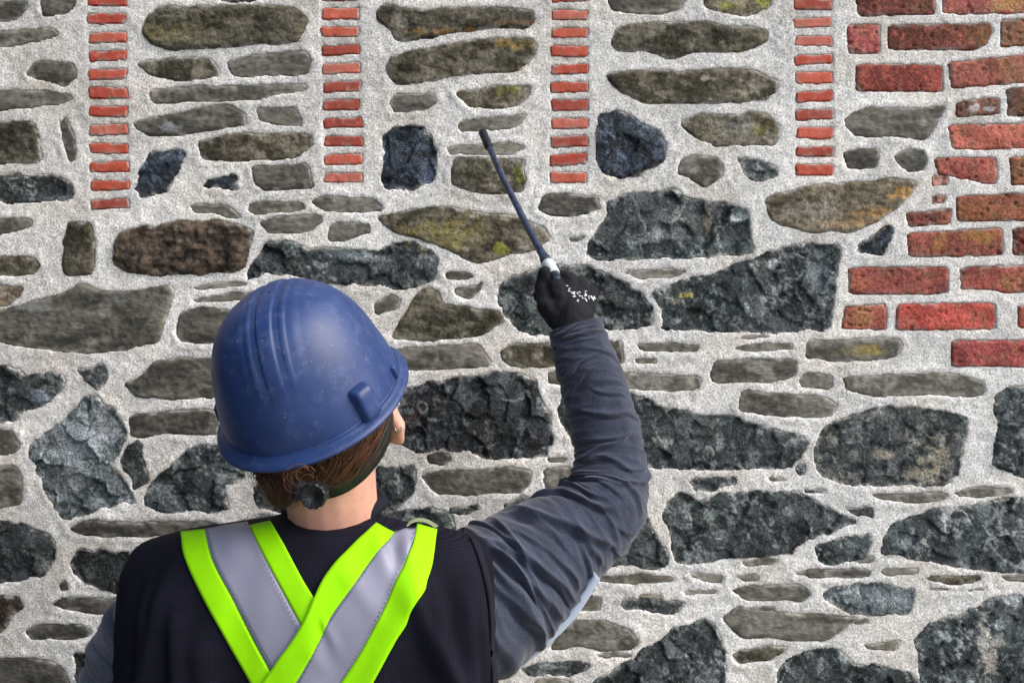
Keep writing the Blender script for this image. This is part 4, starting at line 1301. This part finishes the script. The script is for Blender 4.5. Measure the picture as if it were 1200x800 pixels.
# armhole bindings of the vest
def strip_on(bvh, left, right, n, m, off, thick, name, mat, parent, wav=0):
    """cloth strip laid on a surface between two outlines"""
    A = spline(left, n); B = spline(right, n)
    V = np.zeros((n, m, 3)); Nn = np.zeros((n, m, 3)); ok = True; last = None
    for i in range(n):
        for j in range(m):
            f = j / (m - 1)
            x = A[i, 0] * (1 - f) + B[i, 0] * f; y = A[i, 1] * (1 - f) + B[i, 1] * f
            h, nn = cast(bvh, x, y)
            if h is None:
                h = last[0] if last else P(x, y, 1.06); nn = last[1] if last else Vector((0, -1, 0))
                hp = P(x, y, (h.y + D_WALL)); h = hp
            if nn.y > 0: nn = -nn
            last = (h, nn)
            e = off
            for (cx_, cy_, ux, uy, ln_, wd_, am_) in CREASES:
                al = (x - cx_) * ux + (y - cy_) * uy; ac = -(x - cx_) * uy + (y - cy_) * ux
                e += am_ * math.exp(-(al / ln_) ** 2 - (ac / wd_) ** 2)
            V[i, j] = h + nn * e; Nn[i, j] = nn
    # relax
    for _ in range(3):
        V[1:-1] = V[1:-1] * .5 + (V[:-2] + V[2:]) * .25
    back = V - Nn * thick
    allv = np.concatenate([V.reshape(-1, 3), back.reshape(-1, 3)])
    F = [tuple(f) for f in ring_faces(n, m, False)]
    o = n * m
    F += [(a + o, d_ + o, c + o, b + o) for (a, b, c, d_) in F]
    for i in range(n - 1):
        F.append((i * m, (i + 1) * m, (i + 1) * m + o, i * m + o)); F.append((i * m + m - 1, i * m + m - 1 + o, (i + 1) * m + m - 1 + o, (i + 1) * m + m - 1))
    for j in range(m - 1):
        F.append((j, j + o, j + 1 + o, j + 1)); F.append(((n - 1) * m + j, (n - 1) * m + j + 1, (n - 1) * m + j + 1 + o, (n - 1) * m + j + o))
    me = mesh_py(name, allv, F); fix_normals(me)
    return child(name, me, mat, parent)

CREASES = [(461, 650, .45, .9, 22, 6, -.0045), (449, 655, .3, .95, 24, 7, .0045), (476, 640, .2, .98, 18, 6, .005), (380, 742, .45, .9, 16, 3.5, -.004), (388, 745, .5, .87, 20, 5, .0035), (372, 770, .6, .8, 18, 5, .003),
           (270, 640, .3, .95, 22, 6, .003), (283, 640, .3, .95, 20, 5, .003), (420, 690, .6, .8, 40, 10, .003), (490, 690, .5, .85, 20, 8, .002)]
allb = bvh_of(vest, slv)
strip_on(allb, [(543, 619), (556, 645), (568, 688), (573, 730), (576, 812)], [(548, 618), (562, 644), (574, 688), (579, 730), (581, 812)], 50, 3, .0036, .003, 'armhole_binding', M_TRIM, vest)

# crossed reflective straps; the first pair lies under the second
S1 = [((212, 625), (240, 622)), ((218, 655), (250, 658)), ((238, 698), (272, 700)), ((262, 742), (298, 750)), ((290, 790), (322, 794)), ((304, 815), (340, 822))]
S1b = [((240, 621.5), (290, 613)), ((250, 657), (308, 648)), ((272, 699), (330, 688)), ((298, 749), (355, 733)), ((322, 793), (385, 785)), ((340, 821), (402, 815))]
S1c = [((290, 612), (314, 607)), ((308, 648), (334, 640)), ((330, 688), (356, 680)), ((355, 733), (378, 716)), ((385, 785), (405, 765)), ((402, 815), (425, 800))]
T1 = [((440, 618.5), (462, 629)), ((412, 643), (436, 658)), ((384, 672), (410, 692)), ((370, 697), (388, 722)), ((352, 737), (375, 748)), ((322, 779), (350, 794)), ((296, 815), (328, 822))]
T1b = [((462, 628), (488, 624)), ((436, 657), (474, 665)), ((410, 691), (456, 705)), ((388, 721), (436, 740)), ((372, 748), (418, 772)), ((350, 793), (402, 799)), ((328, 821), (388, 820))]
T1c = [((488, 620), (511, 626)), ((483, 642), (506, 655)), ((472, 668), (496, 688)), ((455, 706), (478, 724)), ((436, 740), (459, 757)), ((418, 771), (439, 797)), ((388, 815), (420, 830))]
for nm, rowsx, mt, off in (('yellow_strap_edge', S1, M_NEON, .0034), ('silver_strap', S1b, M_SILV, .0028), ('yellow_strap_edge', S1c, M_NEON, .0034),
                           ('yellow_strap_edge', T1, M_NEON, .0078), ('silver_strap', T1b, M_SILV, .0070), ('yellow_strap_edge', T1c, M_NEON, .0078)):
    sl_ = .6 if rowsx in (S1, S1b, S1c) else -.72
    rowsx = rowsx + [((rowsx[-1][0][0] + sl_ * k_, rowsx[-1][0][1] + k_), (rowsx[-1][1][0] + sl_ * k_, rowsx[-1][1][1] + k_)) for k_ in (50, 110, 180)]
    L_, R_ = [r[0] for r in rowsx], [r[1] for r in rowsx]
    strip_on(vb, L_, R_, 100, 9, off, .0012, nm, mt, vest)

# lines of stitching beside the edges of the tapes
def stitch(pts, off, r=.00045):
    K = spline([tuple(p) for p in pts], 90); V = []
    F = []
    for i in range(0, 88, 2):
        a = cast(vb, K[i, 0], K[i, 1]); b2 = cast(vb, K[i + 1, 0], K[i + 1, 1])
        if a[0] is None or b2[0] is None: continue
        p, q_ = a[0] + a[1] * off, b2[0] + b2[1] * off
        t = (q_ - p).normalized(); u = t.cross(a[1]).normalized(); o0 = len(V)
        for c in (p, q_):
            for (su, sn) in ((-1, 0), (0, 1), (1, 0), (0, -1)):
                V.append(tuple(c + u * su * r + a[1] * sn * r))
        F += [(o0 + k, o0 + (k + 1) % 4, o0 + 4 + (k + 1) % 4, o0 + 4 + k) for k in range(4)]
    child('stitching', mesh_py('stitching', V, F), M_STIT, vest)
M_STIT = plain_mat('grey_thread', (96, 98, 116), .8, .2)
for rows_, e_, off in ((S1b, 0, .0047), (S1b, 1, .0047), (T1b, 0, .0088), (T1b, 1, .0088)):
    stitch([(r_[e_][0] * .94 + r_[1 - e_][0] * .06, r_[e_][1] * .94 + r_[1 - e_][1] * .06) for r_ in rows_], off)

# the right strap stands off the shoulder in a small loop
loop = []
for (x, y, d) in ((474, 652, 1.00), (473, 635, 1.01), (475, 621, 1.03), (484, 612.5, 1.045), (497, 612.5, 1.05), (508, 618, 1.05), (516, 625, 1.06)):
    loop.append(P(x, y, d))
lk = spline([tuple(p) for p in loop], 40)
V = []; 
for p in lk:
    for dy, dz in ((0, 0), (0.011, 0.002), (.026, -.004)):
        V.append((p[0], p[1] + dy, p[2] + dz))
F = ring_faces(40, 3, False)
me = mesh_np('strap_loop', np.array(V), F)
o = child('strap_loop', me, plain_mat('olive_webbing', (126, 134, 104), .8, .2), vest)
md = o.modifiers.new('t', 'SOLIDIFY'); md.thickness = .0015
# stitched crease where the silver tape gathers
crease = [(375, 726), (381, 741), (389, 762)]

# pale bluish strip along the underside of the raised arm
pk = [P(x, y, 1.12) for (x, y) in ((598, 793), (613, 776), (641, 749), (669, 723), (691, 696), (703, 678))]
V = []; wd = (1, 5, 8, 6, 3, .5)
K = spline([tuple(p) + (w,) for p, w in zip(pk, wd)], 30)
for r_ in K:
    c = Vector(r_[:3]); w = r_[3] * S0 * 1.12
    u_ = Vector((-.75, 0, .66))
    V += [tuple(c + u_ * .012 + Vector((0, .02, 0))), tuple(c - u_ * (w * .45)), tuple(c - u_ * w + Vector((0, .006, 0)))]
me = mesh_np('pale_strip', np.array(V), ring_faces(30, 3, False))
o = child('pale_strip', me, M_PALE, person)
md = o.modifiers.new('t', 'SOLIDIFY'); md.thickness = .002

# trousers and boots
tr = [(hipR, .105, knR, .074), (knR, .074, anR + Vector((0, 0, .03)), .062), (hipL, .105, knL, .074), (knL, .074, anL + Vector((0, 0, .03)), .062),
      ('e', Vector((tc_x, neck0.y, .90)), (.178, .125, .13), I3)]
tm = capsules_mesh('trousers', tr, .008, 6)
v_, n_ = get_v(tm)
set_v(tm, v_ + n_ * (.004 * vn(v_[:, 0] * 16, v_[:, 1] * 16, v_[:, 2] * 30, 15))[:, None])
child('trousers', tm, M_TROU)
for a_ in (anR, anL):
    bm_ = capsules_mesh('boot', [(a_ + Vector((0, -.01, .06)), .054, a_ + Vector((0, -.012, -.03)), .05), (a_ + Vector((0, -.02, -.05)), .046, a_ + Vector((0, .12, -.058)), .044), (a_ + Vector((0, .0, .0)), .045, a_ + Vector((0, .10, -.05)), .042)], .006, 4)
    v_, n_ = get_v(bm_); v_[:, 2] = np.maximum(v_[:, 2], .012); set_v(bm_, v_)
    bt = child('boot', bm_, M_BOOT)
    child('sole', sweep('sole', [(a_.x, a_.y - .075, .009, .009, .030), (a_.x, a_.y - .05, .009, .009, .045), (a_.x, a_.y + .05, .009, .009, .042), (a_.x, a_.y + .13, .009, .009, .048), (a_.x, a_.y + .172, .009, .009, .028)], 16, 24, (0, 0, 1)), M_RUB, bt)

# --- hair under the rim: a dark underlayer and many strands
def on_head(phi, z, out):
    """point on the back of the head; phi from straight back, + to the person's right"""
    a = rad(phi); k = math.sqrt(max(.05, 1 - ((z + .01) / .115) ** 2))
    return H(math.sin(a) * (.082 * k + out), -.022 - math.cos(a) * (.083 * k + out), z)
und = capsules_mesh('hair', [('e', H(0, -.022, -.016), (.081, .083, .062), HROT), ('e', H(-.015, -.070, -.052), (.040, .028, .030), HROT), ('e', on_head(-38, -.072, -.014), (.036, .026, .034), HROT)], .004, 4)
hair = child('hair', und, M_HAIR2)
child('hair_tuft', capsules_mesh('hair_tuft', [('e', P(331, 566, .955), (.021, .024, .030), I3), ('e', P(322, 556, .965), (.022, .022, .020), I3)], .003, 4), M_HAIR2, hair)
rh = random.Random(77)
HV, HF = [], []
def strand(pts, r0, r1=None, nseg=14):
    K = spline([tuple(p) for p in pts], nseg)
    T, U, W = tube_frames(K, (.3, -.8, .52))
    off = len(HV)
    for i in range(nseg):
        r_ = r0 * (1 - .75 * i / (nseg - 1))
        for k in range(3):
            a = 2.094 * k
            HV.append(tuple(K[i] + (U[i] * math.cos(a) + W[i] * math.sin(a)) * r_))
    for i in range(nseg - 1):
        for k in range(3):
            k2 = (k + 1) % 3
            HF.append((off + i * 3 + k, off + i * 3 + k2, off + (i + 1) * 3 + k2, off + (i + 1) * 3 + k))
for i in range(900):                                  # swept from the right temple down to the nape
    ph = rh.uniform(5, 92); o_ = rh.uniform(.001, .011)
    zt = rh.uniform(-.008, .004); zl = rh.uniform(-.072, -.030)
    e = rh.uniform(-12, 12)
    p0 = on_head(ph, zt, o_); p1 = on_head(ph * .70 + e * .3, zt * .5 + zl * .40, o_ + .004 + rh.uniform(0, .004)); p2 = on_head(ph * .35 + e, zl * .85, o_ + .003); p3 = on_head(e - 6, zl - .006, o_)
    strand((p0, p1, p2, p3), rh.uniform(.0004, .0008))
for i in range(500):
    ph = -rh.uniform(0, 95); o_ = rh.uniform(.001, .012)
    zt = rh.uniform(-.008, .004); zl = rh.uniform(-.080, -.035); e = rh.uniform(-14, 14)
    strand((on_head(ph, zt, o_), on_head(ph * .8, zl * .45, o_ + .006), on_head(ph * .55, zl * .8, o_ + .004), on_head(ph * .3 + e, zl, o_)), rh.uniform(.0004, .0007))
for i in range(420):                                  # untidy hair hanging at the nape, longer on the near side
    ph = rh.choice((rh.uniform(-75, -8), rh.uniform(-75, -8), rh.uniform(22, 88))); ze = -.090 - rh.uniform(0, .018) - (.014 if ph < 0 else 0)
    q1 = ph * .8 + rh.uniform(-10, 10)
    strand((on_head(ph, -.020, .004), on_head(q1, -.055, .008 + rh.uniform(0, .006)), on_head(q1 + rh.uniform(-8, 8), (ze - .055) / 2, .004 + rh.uniform(0, .008)), on_head(q1 * .7 + rh.uniform(-9, 9), ze, (-.002 if ph < 0 else -.012) + rh.uniform(-.002, .006))), rh.uniform(.0003, .0006))
for i in range(70):                                   # short hairs running down the nape
    ph = rh.uniform(15, 75)
    strand((on_head(ph, -.045, .001), on_head(ph - 2, -.065, .0), on_head(ph - rh.uniform(0, 14), -.085 - rh.uniform(0, .012), -.006)), .0003)
def curl(c, r_, a0, a1, ax, ay, rad_=.0006, drift=(0, 0, 0)):
    pts = []
    for k in range(9):
        a = a0 + (a1 - a0) * k / 8
        pts.append(Vector(c) + ax * (math.cos(a) * r_ * (1 + .05 * k)) + ay * (math.sin(a) * r_) + Vector(drift) * k)
    strand(pts, rad_, nseg=22)
X1, Z1 = Vector((1, 0, 0)), Vector((0, 0, 1))
for k in range(14):                                   # loops at the nape, flyaways by the left side and the right ear
    curl(P(356 + rh.uniform(-6, 8), 560 + rh.uniform(-5, 6), .90 + rh.uniform(0, .02)), rh.uniform(.010, .017), 1.0, 5.6 + rh.uniform(-.5, .6), X1, Z1)
for k in range(8):
    curl(P(306 + rh.uniform(-3, 4), 552 + rh.uniform(-4, 8), .96), rh.uniform(.006, .012), 1.4, 4.9, X1, Z1)
for k in range(7):
    curl(P(480 + rh.uniform(-7, 5), 489 + rh.uniform(-12, 14), 1.03 + rh.uniform(-.01, .02)), rh.uniform(.006, .014), -1.6 + rh.uniform(-.6, .4), 1.7 + rh.uniform(-.4, .9), X1, Z1, .00035)
for i in range(170):                                  # strands of the tuft beside the adjuster
    x0_, x1_ = rh.uniform(303, 350), 0; x1_ = 300 + (x0_ - 303) * .75 + rh.uniform(8, 22)
    strand((P(x0_, 545 + rh.uniform(-5, 5), .945), P(x0_ - rh.uniform(0, 8), 558 + rh.uniform(-5, 5), .932 + rh.uniform(-.006, .006)), P((x0_ + x1_) / 2 + rh.uniform(-5, 5), 578 + rh.uniform(-4, 4), .928 + rh.uniform(-.005, .006)), P(x1_, 588 + rh.uniform(0, 11), .945)), rh.uniform(.0003, .0006))
child('hair_strands', mesh_py('hair_strands', HV, HF), M_HAIR, hair)
HV, HF = [], []
M_HAIR3 = plain_mat('copper_hair', (122, 80, 55), .4, .45, (.004, .6, 1.4), None)
for i in range(150):                                  # lighter loose strands lying over the rest, wavy
    ph = rh.uniform(-25, 88); e = rh.uniform(-20, 20); o_ = rh.uniform(.008, .016); a0 = rh.uniform(0, 6)
    pts = []
    for k in range(8):
        f = k / 7; pts.append(on_head(ph * (1 - .75 * f) + e * f + 5 * math.sin(a0 + 7 * f), -.012 - .062 * f + .004 * math.sin(a0 * 2 + 9 * f), o_ + .003 * math.sin(a0 + 5 * f)))
    strand(pts, rh.uniform(.0003, .0006), nseg=24)
for k in range(7):
    curl(P(352 + rh.uniform(-12, 12), 561 + rh.uniform(-8, 6), .872 + rh.uniform(0, .012)), rh.uniform(.007, .013), rh.uniform(.4, 1.4), 4.9 + rh.uniform(-.6, .8), X1, Z1, .0005)
child('hair_strands', mesh_py('hair_strands', HV, HF), M_HAIR3, hair)

# suspension band and ratchet knob
bk_ = []
for (ph, z, o_) in ((98, -.010, .006), (78, -.034, .009), (58, -.054, .010), (38, -.068, .010), (18, -.076, .010), (0, -.076, .010), (-18, -.070, .009), (-40, -.058, .008), (-62, -.036, .007), (-88, -.012, .006)):
    bk_.append((on_head(ph, z, o_ + .006), ph))
Kb = spline([tuple(p) for p, _ in bk_], 60)
V = []; up_ = HROT @ Vector((0, -.25, 1)).normalized()
for p in Kb:
    for k in (-1, -.5, 0, .5, 1):
        V.append(tuple(Vector(p) + up_ * (k * .0100)))
me = mesh_np('suspension_band', np.array(V), ring_faces(60, 5, False))
band = child('suspension_band', me, M_BAND, hat)
md = band.modifiers.new('t', 'SOLIDIFY'); md.thickness = .003
kc = P(368, 580, .885); kax = (CAM - kc).normalized(); kax = (kax + Vector((-.30, 0, -.30))).normalized()
def lathe(name, c, ax, prof, m, mat, parent, flut=None):
    u = ax.orthogonal().normalized(); w = ax.cross(u); V = []; 
    for (r_, h_) in prof:
        for k in range(m):
            a = 2 * math.pi * k / m; r2 = r_ * (1 + (flut[1] * math.cos(a * flut[0]) if flut and r_ > .004 else 0))
            V.append(tuple(c + ax * h_ + (u * math.cos(a) + w * math.sin(a)) * r2))
    n = len(prof); F = [tuple(f) for f in ring_faces(n, m)]
    F.append(tuple(range(m))[::-1]); F.append(tuple((n - 1) * m + k for k in range(m)))
    me = mesh_py(name, V, F); fix_normals(me)
    return child(name, me, mat, parent)
rbox('ratchet_housing', kc - kax * .010 + Vector((-.008, 0, .001)), [Vector((1, 0, -.15)).normalized(), Vector((.15, 0, 1)).normalized(), kax], (.019, .0105, .006), M_KNOB, hat)
lathe('ratchet_knob', kc, kax, [(.0140, -.010), (.0146, -.002), (.0145, .0050), (.0134, .0064), (.0125, .0060), (.006, .0058), (.0055, .0048)], 72, M_KNOB, hat, (12, .045))

# small steel ring in the ear
er = H(.096, -.036, -.058); V = []; F = []
cV = []
for k in range(17):
    a = 2 * math.pi * k / 16; cV.append((er.x + .0045 * math.cos(a), er.y + .002 * math.sin(a) - .004, er.z + .0045 * math.sin(a), .0007, .0007))
child('ear_ring', sweep('ear_ring', cV, 6, 40, (0.2, -1, .1)), M_STEEL)

# ------------------------------------------------------------------ the rod in the hand
tool = empty('pointing_rod', tuple(rod_a), 'slim dark blue rod with black tip and white collar, held in the black glove', 'rod')
M_ROD = plain_mat('dark_blue_rod', (44, 53, 74), .4, .5, (.012, .1, 2.4), (.004, .0005))
M_TIP = plain_mat('black_rod_tip', (26, 28, 34), .6, .4, (.006, .7, 1.4), (.003, .0004))
M_COLR = plain_mat('white_collar', (208, 214, 210), .5, .4, (.008, .85, 1.05), (.004, .0004))
def rod_part(name, prof, mat, m=20):
    u = rdir.orthogonal().normalized(); w = rdir.cross(u); V = []
    for (s_, r_) in prof:
        c = rod_a + rdir * s_ + Vector((-1, 0, 0)) * (.005 * math.sin(max(0, s_) / LT * math.pi))
        for k in range(m):
            a = 2 * math.pi * k / m; V.append(tuple(c + (u * math.cos(a) + w * math.sin(a)) * r_))
    n = len(prof); F = [tuple(f) for f in ring_faces(n, m)]
    F.append(tuple(range(m))[::-1]); F.append(tuple((n - 1) * m + k for k in range(m)))
    me = mesh_py(name, V, F); fix_normals(me)
    o = link(name, me, mat, tool); o.matrix_parent_inverse = Matrix.Translation(-tool.location)
    return o
LT = (rod_t - rod_a).length
rod_part('shaft', [(.022 + (.036) * 0, .0100)] * 0 + [(.022, .0100), (.034, .0094), (.046, .0072), (.062, .0064), (.12, .0060), (.25, .0059), (LT - .055, .0059), (LT - .052, .0050), (LT - .050, .0050)], M_ROD)
rod_part('tip', [(LT - .051, .0068), (LT - .048, .0084), (LT - .026, .0084), (LT - .024, .0074), (LT - .021, .0080), (LT + .002, .0086), (LT + .006, .0062), (LT + .0065, .002)], M_TIP)
rod_part('collar', [(-.004, .0098), (-.002, .0112), (.010, .0112), (.012, .0102), (.014, .0112), (.024, .0110), (.026, .0096)], M_COLR)
rod_part('handle', [(-.024, .006), (-.022, .009), (-.02, .009), (-.003, .0095)], M_ROD)
